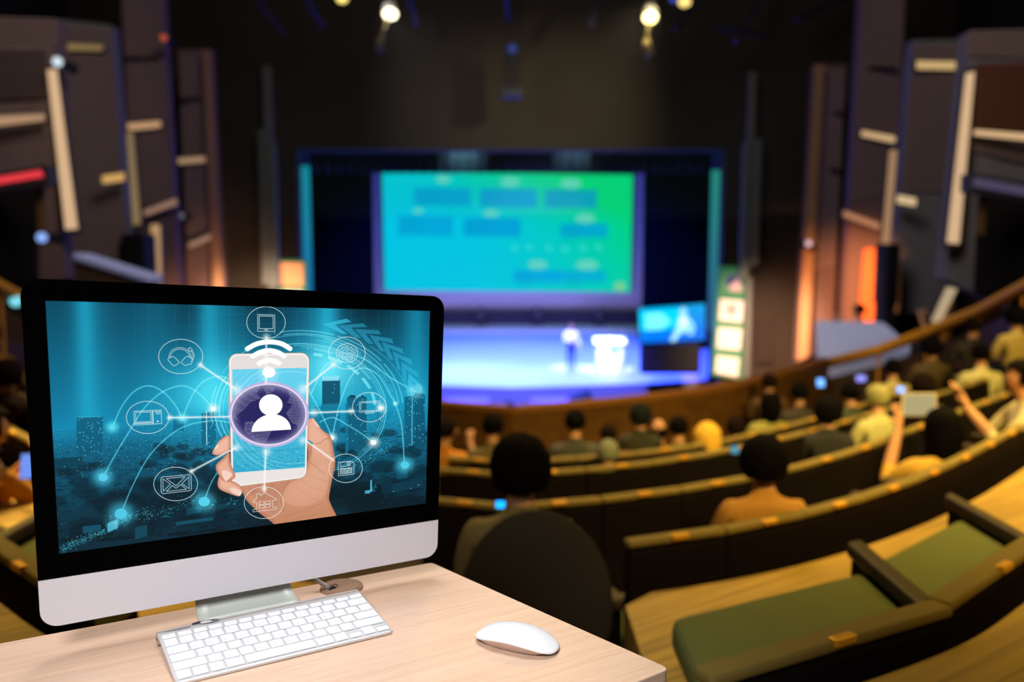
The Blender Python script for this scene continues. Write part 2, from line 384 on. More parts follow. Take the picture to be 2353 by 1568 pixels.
column(1628, 1653, 392, 760, 27, 'tall green-teal light column at the right edge of the stage opening', (45, 85, 130), (30, 135, 120))

# thin haze in the beams under the ceiling
hz_m = bpy.data.materials.new('thin_haze'); hz_m.use_nodes = True; nt = hz_m.node_tree; nt.nodes.remove(nt.nodes['Principled BSDF'])
vs_ = nt.nodes.new('ShaderNodeVolumeScatter'); vs_.inputs['Density'].default_value = 0.010; vs_.inputs['Anisotropy'].default_value = 0.3
nt.links.new(vs_.outputs[0], nt.nodes['Material Output'].inputs['Volume'])
hz_o = MB().box(13, 6.6, 6.6, (0, 21.6, 5.4)).obj('stage_haze', hz_m)
tag(hz_o, 'faint haze hanging under the ceiling before the stage opening', 'haze', kind='stuff')
# ---------------------------------------------------------------- staggered ribbed wall panels
panel_m = mat('taupe_ribbed_panel', (104, 84, 82), 0.75, noise=0.08, nscale=1.2)
panel_g = mat('grey_smooth_panel', (104, 104, 108), 0.75, noise=0.08, nscale=1.2)
slat_m = mat('taupe_slat', (134, 116, 110), 0.7)
umber = mat('deep_umber_recess', (62, 38, 22), 0.85, noise=0.2)
void_m = mat('doorway_black', (9, 6, 8), 1.0)
def lerp(a, b, t): return tuple(a[i]+(b[i]-a[i])*t for i in range(len(a)))
def qpt(Q, u, v):
    a = lerp(Q[0], Q[1], u); b = lerp(Q[3], Q[2], u); return lerp(a, b, v)
# Q: four picture corners (top left, top right, bottom right, bottom left); dl, dr the distances of its two sides
def wpanel(wall, Q, dl, dr, m, bands=(), name='wall_panel', thick=0.35, sm=None):
    P = [at(*Q[0], dl), at(*Q[1], dr), at(*Q[2], dr), at(*Q[3], dl)]
    o = MB().hull([p for p in P], (0, thick, 0)).obj(name, m, wall, loc=-Vector(wall.location))
    nrm = (P[1]-P[0]).cross(P[3]-P[0]).normalized()
    if nrm.y > 0: nrm = -nrm
    for v0, v1, u0, u1, cnt in bands:
        bb = MB()
        for i in range(cnt):
            a = v0+(v1-v0)*(i+0.12)/cnt; c = v0+(v1-v0)*(i+0.72)/cnt
            q = [qpt(P, u0, a), qpt(P, u1, a), qpt(P, u1, c), qpt(P, u0, c)]
            bb.hull([Vector(x)+nrm*0.05 for x in q], -nrm*0.045)
        s = bb.obj('slats', sm or slat_m, o); s['kind'] = 'stuff'
    return o
def lamp_strip(name, Q, dl, dr, col, es, label, group=None):
    P = [at(*Q[0], dl), at(*Q[1], dr), at(*Q[2], dr), at(*Q[3], dl)]
    c = sum(P, Vector())/4
    t = thing(name, label, 'wall light', tuple(c), group=group)
    MB().hull([p-c for p in P], (0, 0.04, 0)).obj('diffuser', mat('strip_glow_%d_%d_%d_%d' % (*col, int(es*100)), (60, 50, 40), 0.6, emit=col, es=es), t)
    k = 1.06
    MB().hull([(p-c)*k+Vector((0, 0.041, 0)) for p in P], (0, 0.12, 0)).obj('housing', mat('strip_housing', (70, 60, 54), 0.7), t)
# left wall
wpanel(wl, [(-60, 36), (128, 44), (150, 640), (-60, 700)], 13.6, 14.4, panel_m, [(0.0, 0.10, 0, 1, 7), (0.10, 0.44, 0.0, 0.92, 20), (0.45, 0.56, 0, 0.95, 10)])
wpanel(wl, [(-60, 112), (102, 112), (108, 226), (-60, 232)], 13.5, 14.2, mat('dim_recess', (70, 58, 56), 0.8), [(0, 1, 0, 1, 12)], 'recessed_panel', 0.05, mat('dim_slat', (92, 76, 72), 0.7))
wpanel(wl, [(132, 44), (256, 58), (298, 660), (172, 700)], 17.2, 18.0, panel_g, [(0.02, 0.96, 0.04, 0.97, 60)])
wpanel(wl, [(276, -60), (368, -60), (412, 680), (306, 690)], 20.0, 20.8, panel_m, [(0.03, 0.70, 0.02, 0.98, 60)])
wpanel(wl, [(408, 113), (484, 113), (514, 690), (432, 690)], 22.6, 23.2, panel_m, [(0.02, 0.80, 0.02, 0.8, 50)])
wpanel(wl, [(464, 116), (484, 114), (514, 690), (490, 690)], 22.5, 22.7, mat('tan_edge_panel', (150, 116, 84), 0.7), (), 'edge_panel', 0.08)
wpanel(wl, [(-60, 430), (82, 428), (88, 700), (-60, 720)], 13.3, 14.1, void_m, (), 'doorway', 0.05)
wpanel(wl, [(82, 428), (100, 424), (104, 560), (88, 570)], 13.2, 13.2, mat('ochre_jamb', (120, 92, 44), 0.7), (), 'door_jamb', 0.05)
wpanel(wl, [(284, 130), (364, 130), (364, 139), (284, 139)], 19.8, 20.6, void_m, (), 'dark_slot', 0.04)
wpanel(wl, [(412, 226), (466, 220), (468, 230), (414, 237)], 22.4, 23.0, void_m, (), 'dark_slot', 0.04)
# right wall
wpanel(wr, [(2228, 72), (2420, 66), (2420, 760), (2170, 640)], 14.4, 13.6, panel_g, [(0.0, 0.10, 0, 1, 7), (0.36, 0.46, 0.12, 1, 10)])
wpanel(wr, [(2246, 146), (2420, 140), (2420, 310), (2240, 296)], 14.2, 13.5, umber, [(0, 1, 0, 1, 16)], 'recessed_panel', 0.05, mat('russet_slat', (104, 58, 30), 0.7))
wpanel(wr, [(2098, 92), (2216, 90), (2190, 720), (2050, 720)], 18.0, 17.2, panel_g, [(0.02, 0.55, 0.04, 0.97, 36)])
wpanel(wr, [(1984, -60), (2084, -60), (2044, 760), (1934, 800)], 20.8, 20.0, panel_m, [(0.03, 0.60, 0.02, 0.98, 50)])
wpanel(wr, [(1872, 148), (1946, 148), (1912, 800), (1832, 830)], 23.2, 22.6, panel_m, [(0.02, 0.70, 0.25, 0.98, 44)])
wpanel(wr, [(1872, 148), (1896, 148), (1858, 820), (1832, 830)], 22.6, 22.5, MATS['tan_edge_panel'], (), 'edge_panel', 0.08)
wpanel(wr, [(2250, 452), (2420, 470), (2420, 690), (2240, 670)], 14.1, 13.3, void_m, (), 'doorway', 0.05)
wpanel(wr, [(2254, 450), (2270, 452), (2262, 540), (2246, 538)], 13.2, 13.2, MATS['ochre_jamb'], (), 'door_jamb', 0.05)
wpanel(wr, [(1992, 153), (2062, 155), (2062, 164), (1992, 162)], 20.6, 19.8, void_m, (), 'dark_slot', 0.04)
wpanel(wr, [(1900, 256), (1936, 258), (1936, 266), (1900, 264)], 23.0, 22.4, void_m, (), 'dark_slot', 0.04)
wpanel(wr, [(1896, 380), (1940, 394), (1938, 404), (1894, 392)], 22.9, 22.4, void_m, (), 'dark_slot', 0.04)
wpanel(wr, [(2110, 460), (2150, 470), (2150, 482), (2108, 472)], 17.9, 17.6, void_m, (), 'dark_slot', 0.04)
wpanel(wr, [(1988, 572), (2036, 566), (2028, 760), (1974, 760)], 18.9, 18.6, mat('orange_wood_panel', (170, 84, 30), 0.6, noise=0.12), (), 'orange_panel', 0.1)
PEACH = (214, 176, 136)
L = lamp_strip
L('strip_light', [(108, 160), (128, 158), (176, 526), (150, 528)], 14.2, 14.2, PEACH, 1.0, 'long near-vertical peach strip light on the left wall')
L('strip_light', [(-30, 268), (100, 262), (100, 276), (-30, 292)], 13.3, 13.9, (190, 150, 115), 0.8, 'horizontal strip light across the leftmost ribbed panel')
L('strip_light', [(140, 99), (236, 104), (232, 116), (138, 114)], 17.0, 17.6, (150, 124, 76), 0.7, 'dim ochre strip light near the top of the second left panel')
L('strip_light', [(234, 404), (284, 397), (284, 415), (236, 422)], 16.9, 17.4, (206, 160, 90), 1.0, 'short yellow strip light halfway up the second left panel')
L('strip_light', [(292, 284), (368, 278), (368, 292), (294, 300)], 19.7, 20.4, (196, 152, 110), 0.9, 'level strip light on the tall third left panel')
L('strip_light', [(330, 484), (404, 456), (406, 470), (332, 496)], 19.7, 20.4, (150, 116, 96), 0.9, 'slanted strip light low on the tall third left panel')
L('strip_light', [(288, 304), (304, 304), (322, 515), (304, 518)], 19.6, 19.6, (150, 126, 88), 0.7, 'thin upright strip light on the edge of the third left panel')
L('strip_light', [(408, 364), (470, 360), (470, 372), (410, 377)], 22.2, 22.8, (178, 142, 110), 0.8, 'level strip light on the fourth left panel')
L('strip_light', [(434, 560), (496, 532), (498, 544), (436, 570)], 22.2, 22.8, (170, 130, 104), 0.8, 'slanted strip light low on the fourth left panel')
L('strip_light', [(346, 516), (366, 516), (372, 690), (350, 690)], 18.5, 18.5, (186, 146, 104), 0.9, 'upright warm strip light beside the dark loudspeaker on the left')
L('strip_light', [(2222, 168), (2240, 165), (2204, 560), (2178, 558)], 14.1, 14.1, PEACH, 1.0, 'long near-vertical peach strip light on the right wall')
L('strip_light', [(2242, 298), (2420, 312), (2420, 328), (2240, 310)], 14.0, 13.2, (216, 176, 130), 1.0, 'strip light under the brown recess at the right edge')
L('strip_light', [(2108, 140), (2222, 142), (2222, 160), (2108, 158)], 17.6, 17.0, (200, 166, 110), 1.0, 'bright level strip light at the top of the second right panel')
L('strip_light', [(2064, 448), (2106, 456), (2104, 474), (2062, 466)], 17.4, 17.0, (214, 184, 140), 1.0, 'short bright strip light low on the second right panel')
L('strip_light', [(1982, 300), (2058, 314), (2056, 328), (1980, 312)], 20.4, 19.7, (206, 170, 122), 1.0, 'level strip light on the tall third right panel')
L('strip_light', [(1940, 484), (2022, 514), (2022, 528), (1940, 498)], 20.4, 19.7, (180, 124, 88), 0.9, 'slanted strip light low on the tall third right panel')
L('strip_light', [(2046, 345), (2062, 345), (2044, 560), (2028, 560)], 19.6, 19.6, (176, 136, 100), 0.8, 'upright strip light on the edge of the third right panel')
L('strip_light', [(2178, 660), (2200, 664), (2160, 744), (2142, 740)], 12.6, 12.6, (200, 176, 140), 0.8, 'slanting cream strip light above the right handrail')
# tiny lamps on the walls; the handrail one is an unidentified glow placed there
for px, py, d, col, es, lb in ((36, 692, 11.05, (110, 200, 215), 1.3, 'small unidentified cyan light set on the left handrail beside the monitor top'), (96, 546, 12.9, (130, 165, 235), 1.2, 'pale blue lamp glowing before the dark left doorway'), (132, 142, 13.9, (200, 215, 225), 1.2, 'small round white lamp at the head of the long left strip light'),
      (376, 87, 19.8, (190, 80, 30), 0.8, 'tiny orange lamp high beside the tall left panel'),
      (1858, 560, 22.0, (225, 190, 200), 1.1, 'small pinkish white lamp on the orange-lit right panel'),
      (416, 496, 21.8, (110, 110, 116), 0.8, 'tiny grey lamp between the third and fourth left panels')):
    q = at(px, py, d); t = thing('wall_lamp', lb, 'lamp', tuple(q))
    MB().ball(0.075, (0, 0, 0)).obj('bulb', mat('bulb_%d' % px, (90, 90, 90), emit=col, es=es), t, smooth=True)
    MB().cyl(0.05, 0.09, (0, 0.05, 0), (0, 0.5, 0), 10).obj('bracket', black, t)
# exit sign boxes over the doorways
q = at(10, 412, 13.0)
t = thing('door_sign', 'long red lit sign over the dark left doorway', 'sign', tuple(q))
rm = mat('red_sign_glow', (90, 20, 25), emit=(232, 60, 70), es=1.0)
A = [at(x, y, 12.95)-q for x, y in ((-60, 416), (92, 391), (98, 406), (-60, 432))]
MB().hull(A, (0, 0.03, 0)).obj('lit_panel', rm, t)
A = [at(x, y, 12.98)-q for x, y in ((-60, 404), (108, 380), (112, 424), (-60, 446))]
MB().hull(A, (0, 0.3, 0)).obj('housing', mat('sign_housing', (66, 66, 72), 0.7), t)
q = at(2300, 430, 13.0)
t = thing('door_sign', 'long dim blue-violet sign over the dark right doorway', 'sign', tuple(q))
A = [at(x, y, 12.95)-q for x, y in ((2240, 408), (2420, 440), (2420, 462), (2238, 428))]
MB().hull(A, (0, 0.03, 0)).obj('lit_panel', mat('violet_sign_glow', (60, 50, 70), emit=(74, 66, 92), es=0.9), t)
A = [at(x, y, 12.98)-q for x, y in ((2232, 398), (2430, 430), (2430, 474), (2230, 440))]
MB().hull(A, (0, 0.3, 0)).obj('housing', MATS['sign_housing'], t)

# ---------------------------------------------------------------- things beside the stage
def cabinet_box(name, label, cat, px0, px1, y0, y1, d, m, depth, foot=None, extra=None):
    q = at((px0+px1)/2, y1, d); wd = X(px1, d)-X(px0, d); h = at(px0, y0, d).z-q.z
    t = thing(name, label, cat, (q.x, q.y, q.z))
    MB().box(wd, depth, h, (0, depth/2, h/2), bevel=0.03).obj('cabinet', m, t)
    if extra: extra(t, wd, h)
    return t
spk = mat('speaker_black', (16, 14, 15), 0.8)
def grille(t, wd, h):
    MB().box(wd*0.86, 0.03, h*0.92, (0, -0.012, h*0.5), bevel=0.01).obj('grille', mat('speaker_grille', (24, 22, 22), 0.6, metal=0.3), t)
def on_stack(z0):
    def f(t, wd, h):
        grille(t, wd, h); MB().box(wd*0.8, 0.5, z0, (0, 0.3, -z0/2)).obj('plinth', spk, t)
    return f
cabinet_box('loudspeaker', 'tall black loudspeaker against the left wall panels', 'loudspeaker', 283, 336, 538, 668, 17.6, spk, 0.6, extra=on_stack(3.6))
cabinet_box('loudspeaker', 'tall black loudspeaker beside the orange-lit right panel', 'loudspeaker', 2034, 2064, 560, 700, 17.0, spk, 0.6, extra=on_stack(2.9))
def door_bits(t, wd, h):
    MB().box(wd*0.9, 0.04, h*0.95, (0, -0.01, h*0.475)).obj('door_leaf', mat('dark_door_leaf', (38, 30, 28), 0.8), t)
cabinet_box('side_door', 'dark low doorway in the brown wall right of the sign tower', 'doorway', 1736, 1778, 730, 836, 25.1, mat('door_frame_dark', (44, 34, 30), 0.8), 0.2, extra=door_bits)
# grey cloth covered box at the right
q = at(1985, 836, 15.5)
t = thing('covered_table', 'long table under a pale blue-grey cloth below the orange panels', 'table', tuple(q))
P = [at(*p, 15.2)-q for p in ((1896, 742), (2058, 746), (2102, 800), (1880, 838))]
cl = bmesh.new()
top = [(p+Vector((0, 0.5, 0.02))) for p in P[:2]]+[p for p in P[2:]]
bot = [Vector((v.x, v.y, v.z-0.55)) for v in top]
va = [cl.verts.new(v) for v in top]; vb = [cl.verts.new(v) for v in bot]
cl.faces.new(va)
for i in range(4): cl.faces.new((va[(i+1) % 4], va[i], vb[i], vb[(i+1) % 4]))
o_ = MB(); o_.bm.free(); o_.bm = cl
o_.obj('cloth', mat('blue_grey_cloth', (178, 184, 214), 0.85, noise=0.06), t, bevel=0.04)
for i in range(4):
    v = bot[i]; MB().cyl(0.05, 0.05, (v.x*0.9, v.y*0.9+0.05, v.z-1.8), (v.x*0.9, v.y*0.9+0.05, v.z+0.1), 8).obj('leg', black, t)

q = at(250, 660, 12.6)
t = thing('covered_ledge', 'low slanting ledge under a blue-grey cloth before the left panels', 'ledge', tuple(q))
A = [at(x, y, 12.6)-q for x, y in ((164, 580), (346, 636), (346, 656), (164, 600))]
MB().hull(A, (0, 0.5, 0)).obj('cloth', MATS['blue_grey_cloth'], t, bevel=0.04)
A = [at(x, y, 12.65)-q for x, y in ((170, 600), (340, 654), (340, 800), (170, 800))]
MB().hull(A, (0, 0.4, 0)).obj('side_panel', MATS['dark_umber_panel'], t)
# grey-teal lighting booms either side of the opening
boom_m = mat('grey_green_boom', (96, 104, 104), 0.6, metal=0.2, noise=0.1)
for nm, segs, d, lb in (('left', ((612, 632, 150, 640), (602, 620, 300, 655), (622, 644, 330, 660)), 24.4, 'tall grey-green lighting boom left of the stage opening'),
                    ('right', ((1712, 1730, 165, 620), (1722, 1742, 320, 610), (1698, 1716, 330, 640)), 24.4, 'tall grey-green lighting boom right of the stage opening')):
    q = at((segs[0][0]+segs[0][1])/2, 655, d); t = thing('lighting_boom', lb, 'lighting boom', tuple(q))
    for k, (a, b_, y0, y1) in enumerate(segs):
        p0, p1 = at((a+b_)/2, y0, d)-q, at((a+b_)/2, y1, d)-q
        MB().box(abs(X(b_, d)-X(a, d)), 0.15, p0.z-p1.z, (p0.x*0.4+p1.x*0.6, -0.1*k, (p0.z+p1.z)/2), bevel=0.02).obj('pole', boom_m, t)
    z = -4.6-q.z
    MB().cyl(0.1, 0.1, (0, 0, z), (0, 0, 0.2), 10).box(0.9, 0.6, 0.12, (0, 0, z+0.06)).obj('stand', boom_m, t)
# hanging centre loudspeaker array
q = at(1177, 170, 23.5)
t = thing('hanging_speaker_array', 'slim black speaker array hanging over the middle of the stage', 'loudspeaker', tuple(q))
for i in range(6):
    z = at(1177, 128+i*16, 23.5).z-q.z
    MB().box(0.42, 0.4, 0.17, (0, 0, z), Matrix.Rotation(R(-3*i), 4, 'X'), 0.02).obj('module', spk, t)
z1 = at(1177, 213, 23.5).z-q.z
MB().box(0.5, 0.4, 0.28, (0, 0, z1), bevel=0.03).obj('lower_box', mat('navy_sub_box', (26, 32, 56), 0.6), t)
MB().cyl(0.025, 0.025, (-0.15, 0, at(1177, 122, 23.5).z-q.z), (-0.15, 0, 10.1-q.z), 6).cyl(0.025, 0.025, (0.15, 0, at(1177, 122, 23.5).z-q.z), (0.15, 0, 10.1-q.z), 6).obj('suspension', black, t)
MB().ball(0.13, (0, -0.22, at(1177, 117, 23.5).z-q.z)).obj('blue_lamp', mat('blue_lamp', (20, 30, 80), emit=(34, 52, 110), es=1.0), t, smooth=True)
# ceiling trusses, faintly blue
truss_m = mat('blue_black_truss', (44, 46, 74), 0.5, metal=0.2)
ends = [((560, -40), (650, 75)), ((690, -30), (742, 62)), ((930, -40), (958, 58)), ((1160, -40), (1168, 48)), ((1358, 56), (1392, -40)), ((1548, 68), (1640, -30)), ((1650, 62), (1768, 84)), ((1690, 96), (1770, -40)), ((1830, 46), (1960, -14))]
nms = ['first', 'second', 'third', 'fourth', 'fifth', 'sixth', 'seventh', 'eighth', 'ninth']
for i, (a, b_) in enumerate(ends):
    d = 21+0.2*i; p0, p1 = at(*a, d), at(*b_, d+1.2); hi = p0 if p0.z > p1.z else p1
    t = thing('ceiling_bar', nms[i]+' dim blue-black bar under the ceiling, counting from the left', 'ceiling bar', tuple(hi), group=None)
    MB().tube([p0-hi, p1-hi], 0.06, 6).obj('bar', truss_m, t)
    MB().tube([Vector((0, 0, 0)), Vector((0, 0, 10.1-hi.z))], 0.03, 6).obj('hanger', black, t)
# spotlights
def spotlamp(px, py, d, r, col, es, label, body=None, aim=(0, 26, -2)):
    q = at(px, py, d); t = thing('spotlight', label, 'spotlight', tuple(q))
    dv = (Vector((0, 2, ZC))-q).normalized()*0.5+Vector((0, 0, -0.6)); dv = dv.normalized()
    MB().cyl(r, r, dv*0.02, Vector((0, 0, 0)), 16).obj('lens', mat('lens_%d' % px, (120, 110, 80), emit=col, es=es), t)
    MB().cyl(r*1.12, r*0.8, Vector((0, 0, 0)), -dv*0.55, 16).obj('housing', black, t)
    h = 10.1-q.z; MB().cyl(0.03, 0.03, -dv*0.3, (-dv.x*0.3, -dv.y*0.3, h), 6).obj('yoke', black, t)
    if body:
        p0, p1 = at(*body[0], d+0.3)-q, at(*body[1], d+0.3)-q
        MB().tube([p0, (p0+p1)/2, p1], [0.07, 0.11, 0.09], 10).obj('lower_barrel', mat('olive_barrel_%d' % px, (126, 112, 76) if px > 1200 else (84, 80, 70), 0.5), t, smooth=True)
        MB().tube([Vector((0, 0, 0)), p0], 0.03, 6).obj('bracket', mat('olive_bracket', (70, 62, 40), 0.5), t)
spotlamp(897, 32, 19.6, 0.15, (255, 250, 220), 3.0, 'lit white spotlight over the left half of the stage', ((878, 82), (868, 116)))
spotlamp(1494, 40, 19.6, 0.15, (255, 235, 160), 3.0, 'lit yellow-white spotlight over the right half of the stage', ((1484, 92), (1495, 130)))
spotlamp(786, -4, 19.6, 0.12, (230, 205, 110), 2.0, 'dim yellow spotlight cut by the top edge, left of the white one')
spotlamp(1573, 4, 19.6, 0.13, (225, 195, 110), 2.0, 'dim yellow spotlight at the top edge, right of the yellow-white one')
spotlamp(1548, -2, 19.4, 0.08, (30, 60, 160), 1.2, 'small blue spotlight at the top edge beside the dim yellow one')

# sign towers: green frames with square panels
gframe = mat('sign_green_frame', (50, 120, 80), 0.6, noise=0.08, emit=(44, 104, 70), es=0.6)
wpan = mat('sign_white_panel', (225, 210, 210), 0.6, emit=(205, 190, 200), es=0.38)
q = at(1676, 868, 25.0)
t = thing('sign_tower', 'four white square sign panels stacked in a green frame right of the stage', 'sign', tuple(q))
Q4 = [at(*p, 25.0)-q for p in ((1652, 612), (1720, 616), (1706, 872), (1637, 862))]
MB().hull(Q4, (0, 0.35, 0)).obj('frame', gframe, t)
MB().box(1.0, 0.8, 0.3, (0, 0.2, zst(25.2)-q.z+0.1)).obj('base', mat('sign_base', (40, 60, 50), 0.7), t)
tiles = [[(1661, 626), (1713, 629), (1711, 674), (1658, 670)], [(1653, 684), (1712, 690), (1708, 744), (1649, 738)],
         [(1648, 750), (1708, 755), (1703, 808), (1644, 802)], [(1645, 815), (1702, 822), (1697, 870), (1641, 858)]]
for i, ps in enumerate(tiles):
    P = [at(*p, 24.97)-q for p in ps]; pc0 = sum(P, Vector())/4; P = [pc0+(p-pc0)*0.9 for p in P]
    pn = MB().hull(P, (0, 0.03, 0)).obj('sign_panel', wpan if i else mat('sign_picture_ground', (100, 150, 110), emit=(84, 132, 96), es=0.5), t)
    def patch(c, w2, h2, m, name):
        pc_ = Vector(qpt(P, *c)); MB().box(w2, 0.02, h2, (pc_.x, pc_.y-0.012, pc_.z)).obj(name, m, pn)
    if i == 0:
        pcq = [Vector(qpt(P, *c))+Vector((0, -0.02, 0)) for c in ((0.1, 0.15), (0.75, 0.05), (0.5, 0.55), (0.2, 0.8))]
        MB().hull(pcq, (0, 0.01, 0)).obj('dark_print', mat('navy_print', (50, 56, 110), emit=(52, 58, 110), es=0.6), pn)
        pcq = [Vector(qpt(P, *c))+Vector((0, -0.025, 0)) for c in ((0.35, 0.65), (0.75, 0.15), (0.9, 0.95), (0.3, 0.98))]
        MB().hull(pcq, (0, 0.01, 0)).obj('pink_print', mat('pink_print', (200, 160, 160), emit=(200, 158, 158), es=0.7), pn)
    if i == 1: 
        pc_ = Vector(qpt(P, 0.5, 0.45)); MB().cyl(0.17, 0.17, pc_+Vector((0, -0.03, 0)), pc_, 16).obj('red_dot', mat('red_dot', (215, 120, 110), emit=(222, 150, 145), es=0.8), pn)
    if i == 2:
        for k in range(3): patch((0.5, 0.35+0.14*k), 0.45, 0.035, mat('grey_print', (170, 160, 175), emit=(170, 160, 175), es=0.6), 'text_line')
q = at(667, 662, 25.0)
t = thing('sign_tower', 'orange square sign panel in a green frame left of the stage', 'sign', tuple(q))
Q4 = [at(*p, 25.0)-q for p in ((632, 597), (702, 598), (702, 860), (632, 866))]
MB().hull(Q4, (0, 0.3, 0)).obj('frame', gframe, t)
P = [at(*p, 24.96)-q for p in ((640, 604), (696, 605), (696, 656), (641, 655))]
MB().hull(P, (0, 0.03, 0)).obj('sign_panel', mat('orange_sign', (230, 150, 100), emit=(232, 152, 100), es=0.8), t)
for k in range(3):
    P = [at(*p, 24.96)-q for p in ((640, 668+66*k), (696, 668+66*k), (696, 722+66*k), (641, 722+66*k))]
    MB().hull(P, (0, 0.03, 0)).obj('sign_panel', wpan, t)

# lectern
lw = mat('white_lectern', (235, 238, 240), 0.5)
q = onstage(1400, 855); dL = q.y; s = dL/F
t = thing('lectern', 'bright white curved lectern on the stage beside the speaker', 'lectern', tuple(q))
prof = [(0.24, 0.0), (0.30, 0.06), (0.33, 0.35), (0.345, 0.7), (0.36, 0.95)]
rings = []
bm_ = bmesh.new()
for rr, z in prof:
    rings.append([bm_.verts.new((math.copysign(abs(math.cos(a))**0.6, math.cos(a))*rr*1.4, math.copysign(abs(math.sin(a))**0.6, math.sin(a))*rr*0.75, z*1.05)) for a in [2*PI*k/24 for k in range(24)]])
for a, c in zip(rings, rings[1:]):
    for k in range(24): bm_.faces.new((a[k], a[(k+1) % 24], c[(k+1) % 24], c[k]))
bm_.faces.new(rings[0][::-1]); bm_.faces.new(rings[-1])
o_ = MB(); o_.bm.free(); o_.bm = bm_; o_.obj('body', lw, t, smooth=False)
MB().box(1.06, 0.6, 0.05, (0, 0, 1.05), Matrix.Rotation(R(12), 4, 'X'), 0.02).obj('top', lw, t)
MB().box(0.34, 0.05, 0.2, (0.12, -0.3, 0.86), bevel=0.01).obj('front_plate', mat('pale_blue_plate', (120, 170, 200), 0.5), t)
MB().tube([(0.2, 0, 1.05), (0.22, 0.05, 1.3), (0.14, 0.12, 1.42)], 0.012, 6).ball(0.03, (0.14, 0.12, 1.43), seg=8, rings=6).obj('microphone', spk, t)
# presenter's screen and its dark stand
d = 24.9
q = at(1545, 862, d)
t = thing('stage_monitor', 'large blue stage screen showing the presenter, on a dark stand', 'screen', (q.x, d, q.z))
Pm = [at(*p, d)-q for p in ((1466, 708), (1622, 697), (1622, 782), (1468, 790))]
MB().hull([p*1.0 for p in Pm], (0, 0.15, 0)).obj('casing', spk, t, bevel=0.02)
ctr = sum(Pm, Vector())/4
Ps = [ctr+(p-ctr)*0.97+Vector((0, -0.012, 0)) for p in Pm]
nx, ny = 12, 8
vs = [tuple(Vector(qpt(Ps, i/nx, 1-j/ny))) for j in range(ny+1) for i in range(nx+1)]
fs = [(j*(nx+1)+i, j*(nx+1)+i+1, (j+1)*(nx+1)+i+1, (j+1)*(nx+1)+i) for j in range(ny) for i in range(nx)]
tv_disp = mesh('display', vs, fs, black, t)
uvl = tv_disp.data.uv_layers.new(name='uv')
for lp_ in tv_disp.data.loops:
    vi = lp_.vertex_index; uvl.data[lp_.index].uv = ((vi % (nx+1))/nx, (vi//(nx+1))/ny)
bw = X(1618, d)-X(1476, d)
MB().box(bw*0.96, 0.5, at(1545, 792, d).z-q.z, (0.0, 0.45, (at(1545, 792, d).z-q.z)/2-0.0), bevel=0.03).obj('stand', mat('navy_black_stand', (20, 22, 34), 0.8), t)
# projection screen in front of the backcloth
d = 39.7
Pp = [at(*p, d) for p in ((878, 394), (1454, 402), (1448, 672), (884, 668))]
q = at(1166, 668, d)
t = thing('projection_screen', 'huge turquoise and green projection screen above the stage', 'screen', tuple(q))
MB().hull([p-q for p in Pp], (0, 0.06, 0)).obj('screen_frame', mat('screen_frame', (60, 70, 120), 0.7), t)
Pq = [p-q+Vector((0, -0.01, 0)) for p in Pp]
nx, ny = 24, 12
vs = [tuple(Vector(qpt(Pq, i/nx, 1-j/ny))) for j in range(ny+1) for i in range(nx+1)]
fs = [(j*(nx+1)+i, j*(nx+1)+i+1, (j+1)*(nx+1)+i+1, (j+1)*(nx+1)+i) for j in range(ny) for i in range(nx)]
proj = mesh('projected_slide', vs, fs, black, t)
uvl = proj.data.uv_layers.new(name='uv')
for lp_ in proj.data.loops:
    vi = lp_.vertex_index; uvl.data[lp_.index].uv = ((vi % (nx+1))/nx, (vi//(nx+1))/ny)
MB().box(0.05, 0.05, 6, (-3, 0.05, (Pp[0]-q).z+3)).box(0.05, 0.05, 6, (3, 0.05, (Pp[0]-q).z+3)).obj('hanging_cable', black, t)
# stage front equipment
q = at(1335, 950, 24.6)
t = thing('floor_monitor_speaker', 'tilted dark wedge on a stand below the stage edge before the presenter', 'loudspeaker', (q.x, q.y, q.z))
zt_ = at(1335, 915, 24.6).z-q.z
MB().box(0.62, 0.32, 0.24, (0, 0, zt_), Matrix.Rotation(R(-22), 4, 'Y') @ Matrix.Rotation(R(20), 4, 'X'), 0.03).obj('cabinet', mat('dark_teal_wedge', (28, 40, 50), 0.6), t)
MB().cyl(0.05, 0.05, (0, 0, -4.64-q.z), (0, 0, zt_-0.05), 8).box(0.4, 0.3, 0.06, (0, 0, -4.61-q.z)).obj('stand', spk, t)
q = at(1170, 958, 25.4)
t = thing('prompt_box', 'dark green box below the middle of the stage edge', 'box', (q.x, q.y, q.z))
MB().box(0.98, 0.4, 0.30, (0, 0, 0.15), bevel=0.03).box(0.9, 0.36, 4.64+q.z, (0, 0, -(4.64+q.z)/2)).obj('casing', mat('bottle_green_box', (20, 66, 66), 0.6), t)
MB().box(0.2, 0.2, 0.2, (0, -0.05, 0.38), bevel=0.04).obj('camera', mat('brown_camera', (60, 50, 44), 0.6), t)
for px0, px1, lb in ((1022, 1126, 'pale violet footlight strip at the stage edge beside the monitor'), (1218, 1304, 'pale violet footlight strip at the stage edge below the presenter')):
    q = at((px0+px1)/2, 926, 26.2)
    t = thing('footlight_strip', lb, 'footlight', tuple(q))
    wd = X(px1, q.y)-X(px0, q.y)
    MB().box(wd, 0.18, 0.14, (0, 0.05, 0.07), bevel=0.02).obj('housing', mat('violet_housing', (120, 120, 220), 0.5), t)
    MB().box(wd*0.97, 0.03, 0.10, (0, -0.06, 0.08)).obj('diffuser', mat('violet_footlight', (120, 120, 240), emit=(120, 120, 240), es=0.9), t)
